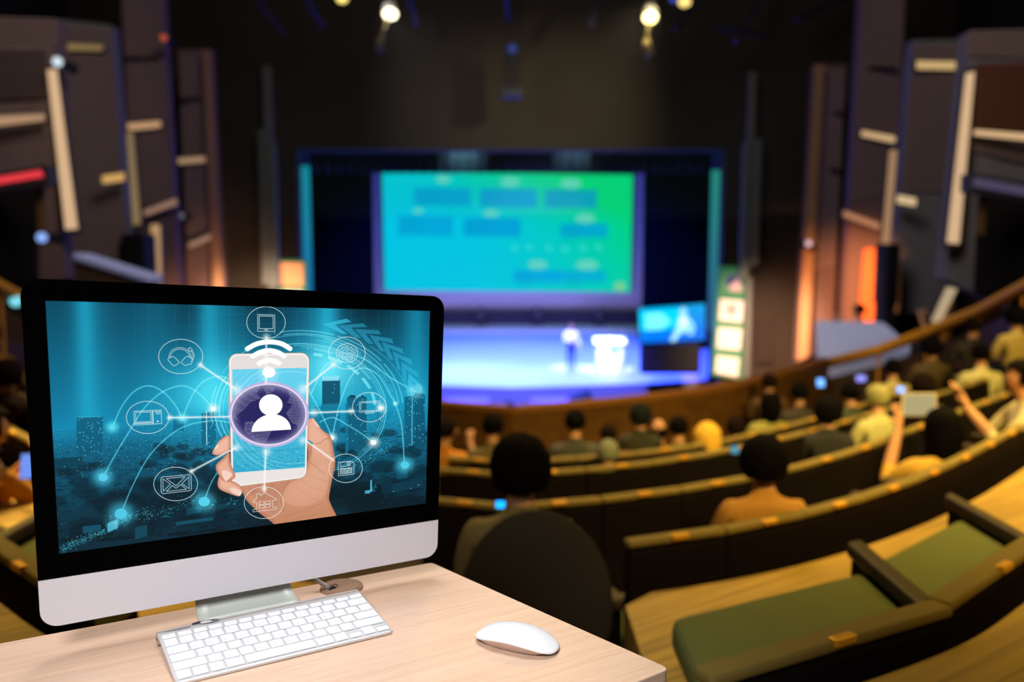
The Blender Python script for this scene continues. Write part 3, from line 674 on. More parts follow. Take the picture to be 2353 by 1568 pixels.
# ---------------------------------------------------------------- pictures shown on the screens, drawn here as pixels
class Painter:
    """A canvas whose drawing coordinates are a quadrilateral frame (quad: tl, tr, br, bl) mapped on the flat picture."""
    def __init__(s, W, H, quad):
        s.W, s.H = W, H
        s.Hm = homography([(0, 0), (W, 0), (W, H), (0, H)], quad); s.Hi = np.linalg.inv(s.Hm)
        gx, gy = np.meshgrid(np.arange(W)+0.5, np.arange(H)+0.5)
        X_, Y_ = happly(s.Hm, gx, gy); s.X, s.Y = X_.astype(np.float32), Y_.astype(np.float32)
        s.img = np.zeros((H, W, 3), np.float32); s.aa = 0.5
    def win(s, x0, y0, x1, y1, pad=2):
        xs = np.array([x0-pad, x1+pad, x1+pad, x0-pad]); ys = np.array([y0-pad, y0-pad, y1+pad, y1+pad])
        u, v = happly(s.Hi, xs, ys)
        return (slice(max(0, int(v.min())), min(s.H, int(v.max())+2)), slice(max(0, int(u.min())), min(s.W, int(u.max())+2)))
    def put(s, sl, a, col, mode='mix'):
        if a.size == 0: return
        c = np.asarray(col, np.float32)
        if c.ndim == 1: c = c/255.0
        im = s.img[sl]; a = a[..., None]
        if mode == 'mix': im[:] = im*(1-a)+c*a
        else: im[:] = 1-(1-im)*(1-c*a)          # screen
    def cov(s, d): return np.clip(0.5-d/(2*s.aa), 0, 1)
    def segs(s, P, pts):
        X_, Y_ = P; d = np.full(X_.shape, 1e9, np.float32)
        for (x0, y0), (x1, y1) in zip(pts, pts[1:]):
            dx, dy = x1-x0, y1-y0; L2 = dx*dx+dy*dy+1e-9
            t = np.clip(((X_-x0)*dx+(Y_-y0)*dy)/L2, 0, 1)
            d = np.minimum(d, (X_-x0-t*dx)**2+(Y_-y0-t*dy)**2)
        return np.sqrt(d)
    def line(s, pts, w, col, a=1.0, mode='mix', glow=0, ga=0.4, close=False):
        pts = list(pts)+([pts[0]] if close else [])
        xs = [p[0] for p in pts]; ys = [p[1] for p in pts]
        sl = s.win(min(xs), min(ys), max(xs), max(ys), w+3*glow+2)
        d = s.segs((s.X[sl], s.Y[sl]), pts)
        if glow: s.put(sl, ga*np.exp(-(d/glow)**2), col, 'screen')
        s.put(sl, a*s.cov(d-w/2), col, mode)
    def ell(s, cx, cy, rx, ry, w=None, col=(255, 255, 255), a=1.0, mode='mix', rot=0.0, soft=None, a0=None, a1=None, dash=None):
        m = max(rx, ry); sl = s.win(cx-m, cy-m, cx+m, cy+m, (w or 0)+(soft or 0)*3+3)
        x, y = s.X[sl]-cx, s.Y[sl]-cy; c, n = math.cos(rot), math.sin(rot); x, y = c*x+n*y, -n*x+c*y
        k = np.sqrt((x/rx)**2+(y/ry)**2)+1e-6
        d = (k-1)*k/np.sqrt((x/rx**2)**2+(y/ry**2)**2+1e-12)
        d = np.clip(d, -min(rx, ry), 1e5)
        if w: al = s.cov(np.abs(d)-w/2)
        elif soft: al = np.where(d < 0, 1, np.exp(-(d/soft)**2))
        else: al = s.cov(d)
        if a0 is not None:
            t = np.degrees(np.arctan2(-y/ry, x/rx)) % 360; lo = a0 % 360; span = a1-a0
            tt = (t-lo) % 360; al = al*(tt <= span)
            if dash: al = al*(((tt/dash[0]) % 1) < dash[1])
        s.put(sl, a*al, col, mode)
    def sdf(s, sl, pts):
        X_, Y_ = s.X[sl], s.Y[sl]; d = s.segs((X_, Y_), list(pts)+[pts[0]]); ins = np.zeros(X_.shape, bool)
        n = len(pts)
        for i in range(n):
            (x0, y0), (x1, y1) = pts[i], pts[(i+1) % n]
            if y0 == y1: continue
            c = ((y0 > Y_) != (y1 > Y_)) & (X_ < (x1-x0)*(Y_-y0)/(y1-y0)+x0)
            ins ^= c
        return np.where(ins, -d, d)
    def poly(s, pts, col, a=1.0, mode='mix', rnd=0.0, grad=None, edge=None):
        xs = [p[0] for p in pts]; ys = [p[1] for p in pts]
        sl = s.win(min(xs), min(ys), max(xs), max(ys), rnd+2); d = s.sdf(sl, pts)-rnd
        c = np.asarray(col, np.float32)
        if grad is not None:                   # grad: (colour, x0, y0, x1, y1)
            c2, x0, y0, x1, y1 = grad; L2 = (x1-x0)**2+(y1-y0)**2
            t = np.clip(((s.X[sl]-x0)*(x1-x0)+(s.Y[sl]-y0)*(y1-y0))/L2, 0, 1)[..., None]
            c = (c*(1-t)+np.asarray(c2, np.float32)*t)/255
        if edge is not None:                   # edge: (colour, width) towards the rim
            if c.ndim == 1: c = np.broadcast_to(c/255, d.shape+(3,))
            t = np.clip(1+d/edge[1], 0, 1)[..., None]**1.5; c = c*(1-t)+np.asarray(edge[0], np.float32)/255*t
        s.put(sl, a*s.cov(d), c, mode)
    def spline(s, pts, n=10):
        P = [pts[0]]+list(pts)+[pts[-1]]; out = []
        for i in range(1, len(P)-2):
            p0, p1, p2, p3 = [np.array(q, float) for q in P[i-1:i+3]]
            for k in range(n):
                t = k/n; out.append(tuple(0.5*((2*p1)+(-p0+p2)*t+(2*p0-5*p1+4*p2-p3)*t*t+(-p0+3*p1-3*p2+p3)*t**3)))
        return out+[tuple(pts[-1])]
    def closed(s, pts, n=5):
        m = len(pts); P = s.spline([pts[-1]]+list(pts)+[pts[0], pts[1]], n); return P[n:n*(m+1)]
    def image(s, name):
        im = bpy.data.images.new(name, s.W, s.H); px = np.ones((s.H, s.W, 4), np.float32); px[..., :3] = np.clip(s.img[::-1], 0, 1)
        im.pixels.foreach_set(px.ravel()); im.update(); im.pack(); return im
def screen_mat(name, img, strength=1.0):
    m = bpy.data.materials.new(name); m.use_nodes = True; nt = m.node_tree; b = nt.nodes['Principled BSDF']
    t = nt.nodes.new('ShaderNodeTexImage'); t.image = img; t.extension = 'EXTEND'
    b.inputs['Base Color'].default_value = (0.004, 0.004, 0.004, 1); b.inputs['Roughness'].default_value = 0.6; b.inputs['Specular IOR Level'].default_value = 0.05
    nt.links.new(t.outputs['Color'], b.inputs['Emission Color']); b.inputs['Emission Strength'].default_value = strength
    return m

def blur(a, n):
    for _ in range(n):
        a = (a+np.roll(a, 1, 0)+np.roll(a, -1, 0))/3; a = (a+np.roll(a, 1, 1)+np.roll(a, -1, 1))/3
    return a

def paint_desktop():
    p = Painter(1760, 1120, [(104.4, 691.4), (987.5, 715.1), (978, 1157), (135.8, 1273.1)])
    X_, Y_ = p.X, p.Y; rs = np.random.RandomState(5)
    U = ((np.arange(p.W)+.5)/p.W)[None, :]; V = ((np.arange(p.H)+.5)/p.H)[:, None]
    hz = 990-0.058*(X_-130)                                  # skyline
    base = np.zeros((p.H, p.W, 3), np.float32)
    t = np.clip((Y_-690)/(hz-690), 0, 1)[..., None]
    top, midc = np.array([5, 72, 96])/255., np.array([12, 132, 172])/255.
    base[:] = top*(1-t)+midc*t
    g = np.clip((Y_-hz)/230, 0, 1)[..., None]
    lo, hi = np.array([4, 42, 58])/255., np.array([10, 112, 148])/255.
    ground = hi*(1-g)+lo*g
    base = np.where((Y_ > hz)[..., None], ground, base)
    def add(m, c): 
        nonlocal base; base = 1-(1-base)*(1-m[..., None]*np.array(c)/255)
    sky = np.clip((hz-Y_)/30, 0, 1)
    for cx, wd, am in ((193, 24, .50), (207, 44, .25), (478, 22, .45), (505, 50, .30), (755, 24, .62), (735, 40, .34), (955, 26, .42), (350, 40, .10)):
        xx = X_-(cx+(Y_-700)*0.03*(1 if cx < 500 else -0.3))
        add(am*np.exp(-(xx/wd)**2)*sky*(0.55+0.45*np.clip(1-(Y_-690)/300, 0, 1)), (28, 160, 215))
    for cx, wd, am in ((610, 60, .4), (850, 60, .62), (430, 30, .25)):
        m = am*np.exp(-((X_-cx)/wd)**2)*np.clip(1-(Y_-690)/170, 0, 1); base *= (1-m[..., None]*0.75)
    add(0.80*np.exp(-(((X_-490)/95)**2+((Y_-905)/80)**2)), (60, 190, 248))
    add(0.85*np.exp(-(((X_-760)/75)**2+((Y_-845)/62)**2)), (90, 205, 255))
    add(0.45*np.exp(-(((X_-640)/230)**2+((Y_-930)/110)**2)), (36, 165, 225))
    add(0.35*np.exp(-(((X_-900)/120)**2+((Y_-930)/80)**2)), (30, 150, 210))
    p.img = base.astype(np.float32)
    # grid
    gx = np.abs(((X_*1.0-0.02*(Y_-700)) % 31)-15.5); gy = np.abs(((Y_+0.05*(X_-300)) % 24.5)-12.25)
    gm = np.maximum(np.clip(15.5-gx < .35, 0, 1)*1.0*(gx > 15.1), (gy > 11.95)*0.8)*0.17*np.clip((X_-170)/260, 0, 1)*np.clip((hz+40-Y_)/60, 0, 1)
    p.put((slice(None), slice(None)), gm.astype(np.float32), (130, 225, 250), 'screen')
    # far city: blocks, roofs and lights
    def hzx(x): return 990-0.058*(x-130)
    for i in range(2600):
        f = rs.rand()**1.9; x = rs.uniform(108, 990); y = hzx(x)+1+f*255
        s_ = 1.0+8.5*f; wd = s_*rs.uniform(1.2, 4.2); ht = s_*rs.uniform(.3, .9)
        sk = -0.10-0.10*f; k = (1-0.70*f); sh = rs.rand()
        c = np.array([8, 88, 116])*k+np.array([10, 60, 76])*(sh-.5)*k if sh > .3 else np.array([5, 50, 70])*(1.1-.65*f)
        p.poly([(x, y), (x+wd, y+wd*sk), (x+wd, y+wd*sk+ht), (x, y+ht)], np.clip(c, 0, 255), 0.55+.2*f)
        if sh > .84 and f > .22:
            p.poly([(x-1, y), (x+wd*.25, y-ht*.45), (x+wd*.9, y+wd*sk-ht*.4), (x+wd+1, y+wd*sk)], np.array([9, 80, 104])*k+6, .8)
            for q in range(int(wd/5)):
                xx = x+2+q*5; p.poly([(xx, y+1.5+(xx-x)*sk), (xx+2.4, y+1.5+(xx-x)*sk), (xx+2.4, y+3.2+(xx-x)*sk), (xx, y+3.2+(xx-x)*sk)], (3, 36, 50), .7)
    # tree masses
    for i in range(110):
        x = rs.uniform(120, 980); f = rs.rand(); y = hzx(x)+35+f*200; r = 6+16*f*rs.rand()
        p.ell(x, y, r*1.9, r*.75, None, (2, 28, 40), .55, soft=r*.5)
    p.ell(815, 1135, 60, 22, None, (2, 26, 36), .8, soft=12); p.ell(900, 1165, 90, 20, None, (2, 24, 34), .7, soft=12)
    p.put((slice(None), slice(None)), (0.55*np.exp(-((Y_-hz-4)/26)**2)).astype(np.float32), (14, 138, 178))
    def specks(n, fy, size, col, al, xr=(108, 985)):
        x = rs.uniform(*xr, n); y = hzx(x)+fy(rs.rand(n)); u, v = happly(p.Hi, x, y)
        ok = (u > 2) & (u < p.W-3) & (v > 2) & (v < p.H-3); u, v = u[ok].astype(int), v[ok].astype(int); a = (rs.rand(len(u))**2.2*al)
        for du in range(size):
            for dv in range(max(1, size-1)):
                q = p.img[v+dv, u+du]; p.img[v+dv, u+du] = 1-(1-q)*(1-np.array(col)/255*a[:, None])
    specks(6400, lambda r: -3+75*r**1.2, 2, (120, 225, 250), 0.9)
    specks(2600, lambda r: 10+210*r**1.3, 2, (70, 190, 220), 0.9)
    specks(900, lambda r: 0+110*r, 3, (190, 245, 255), 1.0)
    specks(380, lambda r: 60+190*r, 3, (110, 215, 240), 0.9)
    # lit street at the lower left and small white houses
    for (x0, y0, x1, y1, n) in ((140, 1262, 270, 1205, 420), (240, 1205, 350, 1172, 260), (330, 1195, 460, 1140, 160), (470, 1165, 540, 1150, 60), (430, 1030, 540, 1022, 90), (790, 1085, 900, 1020, 160)):
        for _ in range(n):
            t_ = rs.rand(); x = x0+(x1-x0)*t_+rs.normal(0, 3); y = y0+(y1-y0)*t_+rs.normal(0, 6); s_ = rs.uniform(.4, 1.7)
            p.poly([(x, y), (x+s_*1.6, y-.2), (x+s_*1.6, y+s_), (x, y+s_)], (30+rs.randint(90), 150+rs.randint(95), 190+rs.randint(60)), rs.uniform(.3, .9))
    def tower(x0, x1, yt0, yt1, yb0, yb1, c, wc, lit, nx, ny, a=.85, litc=(110, 220, 250)):
        p.poly([(x0, yt0), (x1, yt1), (x1, yb1), (x0, yb0)], c, a)
        for i in range(nx):
            for j in range(ny):
                u0, u1, v0, v1 = (i+.2)/nx, (i+.78)/nx, (j+.22)/ny, (j+.75)/ny
                q = [(x0+(x1-x0)*u, (yt0+(yt1-yt0)*u)*(1-v)+(yb0+(yb1-yb0)*u)*v) for u, v in ((u0, v0), (u1, v0), (u1, v1), (u0, v1))]
                if rs.rand() < lit: p.poly(q, litc, rs.uniform(.6, 1))
                else: p.poly(q, wc, .55)
    tower(176, 236, 960, 958, 1055, 1048, (10, 100, 132), (3, 58, 80), .10, 17, 26)
    p.line([(180, 959), (232, 957)], 2.2, (60, 180, 215), .7)
    tower(463, 496, 950, 945, 1025, 1020, (12, 108, 142), (6, 72, 98), .07, 9, 20)
    p.line([(474, 946), (475, 1022)], 1.6, (190, 245, 255), .9, glow=1.5)
    tower(398, 422, 966, 965, 992, 990, (10, 100, 130), (6, 74, 98), .05, 7, 7, .6)
    tower(740, 781, 873, 871, 930, 928, (9, 78, 104), (7, 64, 88), .03, 11, 12, .9)
    p.poly([(740, 864.5), (779.5, 864), (779.5, 875), (740, 876)], (140, 228, 250), .9)
    tower(738, 781, 928, 926, 1012, 1008, (14, 118, 152), (7, 78, 104), .04, 12, 22, .75)
    tower(720, 740, 935, 934, 1010, 1010, (14, 128, 162), (10, 96, 126), .05, 5, 16, .6)
    tower(797, 842, 914, 912, 1036, 1030, (10, 98, 128), (3, 54, 74), .09, 12, 32)
    p.poly([(799, 914), (805, 908), (814, 908), (818, 914)], (6, 64, 86), .95); p.poly([(829, 914), (831, 907), (838, 913)], (6, 64, 86), .95)
    tower(793, 800, 928, 927, 1045, 1040, (14, 124, 158), (8, 90, 118), .02, 2, 26, .8)
    tower(866, 880, 940, 940, 1000, 1000, (12, 120, 155), (8, 92, 122), .1, 4, 16, .6)
    tower(929, 952, 912, 910, 1026, 1022, (10, 104, 136), (3, 56, 78), .10, 7, 30)
    tower(952, 976, 908, 908, 1030, 1028, (8, 92, 122), (3, 50, 70), .10, 7, 30)
    p.line([(947, 915), (946, 1024)], 1.8, (110, 220, 245), .8)
    p.poly([(948, 912), (954, 904), (970, 904), (975, 909)], (6, 66, 88), .95)
    tower(123, 190, 1054, 1050, 1078, 1070, (7, 64, 84), (4, 46, 62), .08, 20, 5, .9)
    tower(347, 368, 1040, 1038, 1062, 1058, (8, 78, 102), (5, 56, 76), .04, 6, 7, .9)
    tower(911, 936, 1078, 1074, 1102, 1098, (10, 84, 108), (4, 48, 66), .05, 7, 6, .9)
    p.poly([(876, 1096), (897, 1094), (900, 1134), (878, 1137)], (5, 46, 62), .95)
    tower(902, 972, 1112, 1096, 1132, 1120, (7, 60, 80), (4, 40, 54), .03, 16, 5, .9)
    tower(310, 338, 1212, 1206, 1240, 1232, (10, 78, 100), (5, 44, 60), .02, 5, 5, .9)
    tower(190, 232, 1210, 1206, 1226, 1218, (14, 92, 118), (5, 46, 64), .02, 8, 3, .9)
    tower(247, 271, 1202, 1194, 1224, 1214, (90, 195, 222), (30, 120, 150), .1, 6, 5, .9)
    tower(428, 462, 1168, 1164, 1184, 1178, (8, 66, 88), (8, 66, 88), 0, 2, 2, .9)
    tower(404, 490, 1200, 1188, 1208, 1196, (14, 88, 112), (5, 44, 60), .02, 14, 2, .9)
    p.poly([(366, 1190), (380, 1182), (394, 1189)], (12, 80, 102), .9)
    for x, y in ((858, 1126), (862, 1118)): p.poly([(x-5, y+4), (x, y-7), (x+5, y+4)], (12, 90, 116), .9)
    p.poly([(851, 1103), (854, 1103), (855, 1130), (850, 1131)], (90, 200, 225), .9); p.poly([(838, 1128), (850, 1126), (850, 1134), (838, 1135)], (90, 200, 225), .8)
    # arcs between the nodes
    arc = lambda pts, w=1.6, c=(95, 215, 245), a=.75: p.line(p.spline(pts, 14), w, c, a, 'screen', glow=2.2, ga=.25)
    arc([(258, 982), (280, 934), (308, 900), (340, 887), (372, 899), (400, 928), (419, 962)])
    arc([(237, 1097), (262, 1050), (292, 1000), (330, 940), (372, 902), (418, 887), (455, 903), (490, 940)])
    arc([(419, 962), (440, 912), (466, 878), (500, 865), (530, 872)])
    arc([(278, 1181), (303, 1120), (340, 1052), (385, 1005), (430, 978), (490, 967), (530, 972)])
    arc([(469, 1153), (485, 1110), (510, 1070)])
    arc([(700, 880), (740, 955), (763, 1005)]); arc([(763, 1005), (780, 930), (805, 868), (832, 846), (868, 862), (895, 905), (908, 928)])
    arc([(735, 970), (765, 960), (800, 978), (835, 1000), (856, 1017)]); arc([(908, 928), (922, 975), (928, 1050), (930, 1069)])
    arc([(715, 905), (740, 850), (757, 832)]); arc([(800, 812), (845, 830), (900, 870), (955, 900)])
    # head-up rings
    ring = lambda rx, ry, w, a0, a1, al, dash=None, c=(120, 225, 250): p.ell(690, 942, rx, ry, w, c, al, 'screen', a0=a0, a1=a1, dash=dash)
    for rx, ry, w, a0, a1, al, ds in ((197, 152, 1.6, -40, 100, .8, None), (192, 148, 1.2, -40, 95, .7, None), (187, 144, 1.0, -45, 90, .7, None), (184, 141, 3.5, 30, 85, .45, (18, .8)),
        (172, 130, 7, 5, 80, .65, (17, .72)), (212, 163, 1.0, 10, 80, .6, None), (218, 168, 5, 5, 75, .18, (9, .75)), (226, 175, 2.0, 5, 100, .55, None), (236, 182, 2.6, 5, 105, .5, (33, .93)),
        (205, 172, 3, 60, 150, .6, (1.4, .5)), (252, 190, 2.5, 10, 50, .5, (1.2, .5)), (197, 152, 2.4, 150, 215, .75, None), (186, 144, 3.5, 150, 210, .6, (40, .9)), (178, 136, 1.2, 140, 215, .7, None), (205, 158, 3.2, 160, 192, .9, (1.5, .55)), (197, 152, 1.4, -75, -40, .7, None), (192, 148, 1.0, -75, -40, .6, None)):
        ring(rx, ry, w, a0, a1, al, ds)
    # chevron trail
    zc = lambda q: [(720+x/6.03, 700+y/6.03) for x, y in q]
    chev = [[(130, 270), (460, 197), (525, 240), (295, 280), (475, 410), (400, 410)], [(350, 290), (685, 260), (745, 312), (520, 320), (665, 462), (580, 462)],
            [(570, 340), (895, 357), (940, 412), (720, 405), (835, 545), (765, 545)], [(770, 420), (1080, 475), (1112, 540), (890, 495), (1000, 655), (925, 640)],
            [(940, 515), (1230, 615), (1255, 690), (1045, 600), (1112, 780), (1040, 745)], [(1095, 640), (1360, 770), (1368, 848), (1170, 735), (1215, 920), (1160, 890)],
            [(1210, 785), (1450, 950), (1450, 1015), (1280, 900), (1285, 1090), (1240, 1040)], [(1320, 950), (1510, 1135), (1500, 1205), (1375, 1060), (1370, 1230), (1295, 1195)]]
    for i, q in enumerate(chev): p.poly(zc(q), (60, 195, 232), .70 if i in (0, 7) else .42, 'mix')
    p.ell(955, 900, 10, 9, None, (150, 235, 255), .5, 'screen', soft=8)
    # glowing nodes
    for x, y, r, c in ((258, 982, 7.5, (90, 215, 245)), (419, 962, 6.5, (110, 225, 250)), (237, 1097, 11, (85, 205, 235)), (278, 1181, 14.5, (80, 200, 232)), (469, 1153, 13, (85, 210, 240)),
                       (930, 1069, 10, (80, 205, 235)), (490, 940, 6.5, (245, 254, 255)), (858, 1017, 7, (245, 254, 255)), (763, 1006, 6, (225, 250, 255)), (875, 938, 5.5, (245, 254, 255)), (908, 928, 3, (190, 245, 255))):
        p.ell(x, y, r*1.1, r*.9, None, c, .55, 'screen', soft=r*1.1); p.ell(x, y, r, r*.85, None, c, 1)
    # hand behind the phone
    skin, dk, pk = (228, 170, 142), (186, 120, 92), (238, 184, 160)
    palm = p.closed([(556, 1128), (554, 1117), (600, 1105), (676, 1100), (700, 1075), (708, 1050), (706, 1020), (704, 990), (706, 970), (717, 960), (727, 970), (735, 982), (744, 991), (755, 999), (761, 1008), (765, 1026), (768, 1044), (770, 1062), (768, 1080), (762, 1107), (757, 1134), (756, 1147), (761, 1161), (773, 1185), (790, 1215), (640, 1230), (629, 1205), (599, 1182), (578, 1163), (564, 1147)])
    p.poly(palm, skin, 1, grad=((196, 134, 100), 690, 1030, 700, 1200), edge=(dk, 12))
    p.poly(p.closed([(560, 1120), (600, 1108), (672, 1102), (650, 1135), (640, 1175), (620, 1185), (585, 1150)]), (190, 130, 104), .75, edge=((205, 148, 122), 14))
    p.poly(p.closed([(700, 1088), (735, 1062), (757, 1075), (752, 1120), (735, 1150), (690, 1165), (652, 1150), (662, 1118)]), (232, 178, 150), .5, edge=((222, 166, 138), 26))
    p.poly(p.closed([(704, 972), (716, 962), (730, 980), (752, 1002), (745, 1014), (727, 1022), (716, 1018), (707, 1006)]), pk, .55, edge=((232, 178, 150), 9))
    for a_, b_, w_ in (([(722, 1020), (735, 1018), (745, 1010), (757, 1006)], 1.2, .7), ([(708, 1060), (725, 1072), (745, 1090)], 1.0, .55), ([(664, 1107), (652, 1122), (645, 1150), (652, 1175)], 1.6, .5), ([(628, 1112), (605, 1145), (600, 1180)], 1.2, .5), ([(596, 1114), (576, 1136), (566, 1144)], 1.4, .55),
                       ([(615, 1114), (592, 1150), (584, 1164)], 1.0, .45), ([(650, 1190), (700, 1172), (745, 1155)], 1.1, .35), ([(655, 1200), (715, 1185), (765, 1165)], 1.0, .3), ([(690, 1100), (715, 1120), (748, 1130)], .8, .3), ([(680, 1115), (705, 1140), (735, 1150)], .8, .3), ([(700, 1085), (728, 1100), (756, 1108)], .8, .28), ([(724, 1030), (745, 1040), (766, 1040)], .7, .25)):
        p.line(p.spline(a_, 8), b_, (142, 88, 66), w_, glow=0)
    p.poly([(707, 1010), (720, 1019), (714, 1024), (707, 1014)], (10, 120, 150), .9)
    p.poly([(708, 1022), (718, 1024), (716, 1046), (708, 1058)], (196, 132, 106), .9)
    p.poly(p.closed([(717, 961), (728, 972), (735, 983), (727, 980), (719, 970)], 4), (246, 204, 186), .9)
    # phone
    def rquad(q, r, col, **k):
        c = np.mean(np.array(q), 0); qi = []
        for x, y in q: qi.append((x+math.copysign(r, c[0]-x), y+math.copysign(r, c[1]-y)))
        p.poly(qi, col, rnd=r, **k)
    rquad([(525, 812.5), (711, 810.5), (705, 1101), (530.5, 1119)], 20, (196, 160, 128))
    rquad([(526.4, 814), (709.8, 812), (703.6, 1099.5), (532, 1117)], 19, (246, 242, 240))
    rquad([(530, 818), (706.5, 816), (701, 1097), (535, 1114)], 16, (228, 222, 221), grad=((236, 228, 226), 540, 815, 620, 1110))
    p.line([(524.8, 860), (524.8, 880)], 1.4, (214, 182, 150)); p.line([(524.6, 905), (525.2, 935)], 1.4, (214, 182, 150))
    ps = [(534.2, 850), (703.8, 846), (699.6, 1073.6), (536.2, 1086)]
    p.poly(ps, (96, 208, 240), .96, grad=((40, 168, 204), 620, 900, 620, 1080), rnd=.6)
    sl = p.win(534, 846, 704, 1086); ins = p.cov(p.sdf(sl, ps))
    for rx, w_, al in ((150, 1, .5), (138, 6, .25), (128, 1.2, .5), (118, 2.5, .35), (165, 1, .4)):
        x, y = p.X[sl]-668, p.Y[sl]-960; k = np.sqrt(x**2+(y/.9)**2)
        p.put(sl, ins*al*p.cov(np.abs(k-rx)-w_/2), (170, 238, 252), 'screen')
    for _ in range(420):
        x = rs.uniform(540, 698); y = 1020+(58-(x-540)*.085)*rs.rand()**.8; s_ = rs.uniform(.5, 2.6)
        p.poly([(x, y), (x+s_*2, y-.4), (x+s_*2, y+s_*.6), (x, y+s_*.6)], (120, 220, 245) if rs.rand() > .5 else (20, 130, 165), rs.uniform(.2, .6))
    p.line([(537, 1040), (640, 1036), (698, 1030)], 6, (20, 130, 165), .18)
    # fingers over the phone's left side
    f1 = p.closed([(527, 1001), (508, 1008.7), (498, 1021), (488, 1039), (491, 1045), (502, 1046.6), (518, 1041), (527.5, 1032)])
    f2 = p.closed([(526, 1041), (512, 1053), (498, 1066), (495.4, 1076), (501, 1090), (508, 1101), (516.5, 1107), (529, 1105), (539, 1098), (540, 1090), (534.7, 1077), (529, 1063)])
    f3 = p.closed([(504, 1095), (499.6, 1113), (505, 1125), (522, 1133), (547, 1141), (555.5, 1134.7), (558, 1125), (550, 1115), (536, 1106.6), (520, 1100)])
    p.poly(f1, (240, 186, 162), 1, edge=((204, 138, 112), 9)); p.poly(f3, (236, 180, 156), 1, edge=((192, 126, 100), 10)); p.poly(f2, (234, 176, 150), 1, edge=((188, 122, 94), 10))
    p.poly(p.closed([(508, 1086), (515, 1080), (526, 1083), (533, 1090), (518, 1106)]), (248, 212, 200), .95, edge=((232, 180, 162), 3))
    p.poly(p.closed([(527, 1122), (539, 1121), (554, 1129), (550, 1140), (533, 1133)]), (248, 212, 200), .95, edge=((232, 180, 162), 3))
    p.poly([(505, 1018), (497, 1024), (488.4, 1038), (500, 1029)], (250, 222, 208), .95)
    p.line([(518, 1106), (533, 1090)], 1.6, (255, 240, 230), .9); p.line([(550, 1139), (554, 1129)], 1.6, (255, 240, 230), .9)
    # globe badge
    cx, cy = 617, 952.8
    p.ell(cx, cy, 93, 76, None, (196, 182, 226)); p.ell(cx, cy, 90.5, 73.5, None, (168, 150, 214), .55); p.ell(cx, cy, 88.5, 72, None, (226, 218, 244)); p.ell(cx, cy, 84, 67.8, None, (40, 36, 96))
    sl = p.win(530, 882, 704, 1024); x, y = p.X[sl]-cx, p.Y[sl]-cy; k = np.sqrt((x/84)**2+(y/67.8)**2)
    p.put(sl, (k < 1)*np.clip((k-.72)/.28, 0, 1)**2*.62, (190, 185, 215))
    land = [[(545, 908), (580, 888), (597, 890), (590, 905), (600, 915), (575, 925), (562, 940), (535, 962), (533, 935)], [(606, 892), (632, 890), (628, 900), (612, 908)],
            [(661, 897), (690, 912), (702, 950), (700, 985), (684, 1000), (683, 978), (670, 972), (657, 950), (672, 930), (660, 925), (666, 912)], [(563, 970), (580, 968), (592, 985), (624, 990), (613, 1012), (602, 1022), (586, 1012), (560, 990)], [(535, 945), (545, 962), (552, 968), (540, 962)]]
    lm = np.zeros(x.shape, bool)
    for q in land: lm |= p.sdf(sl, q) < 0
    dots = (np.abs((p.X[sl] % 3.3)-1.65) < .95) & (np.abs(((p.Y[sl]+.06*p.X[sl]) % 3.3)-1.65) < .8)
    p.put(sl, (lm & dots & (k < .98))*.72, (205, 200, 228))
    p.put(sl, (k < .99)*np.clip((-y-38)/30, 0, 1)*.28, (170, 165, 200))
    wh = (255, 255, 255)
    p.ell(622, 931, 28.2, 25.6, None, (60, 56, 92), .7); p.ell(622, 931, 27, 24.6, None, wh)
    body = [(577.5, 993)]+[(623-45.5*math.cos(a), 990.5-38.5*math.sin(a)-0.06*(-45.5*math.cos(a))) for a in np.linspace(0.04, PI-.04, 24)]+[(668.7, 987.5)]
    p.poly(body, wh)
    # wifi mark
    for pts in ([(568, 802), (590, 790.5), (618, 786), (646, 790), (666, 801.5)], [(580.5, 819), (597, 810), (618, 806), (638, 810), (652.6, 818.5)], [(595, 835.5), (606, 830.5), (618, 828.3), (630, 830.5), (640.6, 834.8)]):
        p.line(p.spline(pts, 8), 11.5, wh)
    p.ell(617.5, 856, 15, 12.3, None, wh); p.ell(617.5, 860, 16, 13, None, (200, 245, 255), .3, 'screen', soft=9)
    # beams with starred ends
    def beam(a, b, c=(255, 250, 246)):
        p.line([a, b], 1.7, c, .95, glow=3.2, ga=.5)
    for a, b in (((460, 839), (540, 893)), ((612, 776), (611, 880)), ((766, 838), (702, 890)), ((387, 960), (526, 958)), ((712, 949), (813, 945)), ((438, 1084), (540, 1030)), ((610, 1036), (607, 1128)), ((704, 1014), (766, 1058))): beam(a, b)
    for x, y, r in ((543, 896, 9), (697, 895, 9), (612, 1038, 8), (543, 1029, 7), (696, 1012, 7), (460, 839, 5), (767, 837, 6), (722, 948, 7), (612, 776, 7), (440, 1083, 5), (607, 1124, 5), (390, 960, 5), (806, 945, 5)):
        p.ell(x, y, r*.4, r*.4, None, (255, 248, 240), .5, 'screen', soft=r)
        for dx, dy in ((r*2.4, 0), (0, r*2.2), (r, r), (r, -r)): p.line([(x-dx, y-dy), (x+dx, y+dy)], .5, (255, 250, 245), .45, 'screen')
    # outlined icons in rings
    ln = (232, 240, 238)
    for cx, cy, rx, ry in ((611, 741.5, 44.3, 36.5), (415, 819.5, 50.6, 39.5), (339, 959.5, 48.8, 37), (403.5, 1112.5, 50.3, 38.5), (606, 1155.5, 45, 36.5), (797, 811.5, 41.8, 36.8), (848.5, 936, 38.7, 34), (794, 1076.5, 38.2, 32.8)):
        p.ell(cx, cy, rx, ry, 1.25, ln)
    O = lambda q, w=1.2, cl=True: p.line(q, w, ln, .95, close=cl)
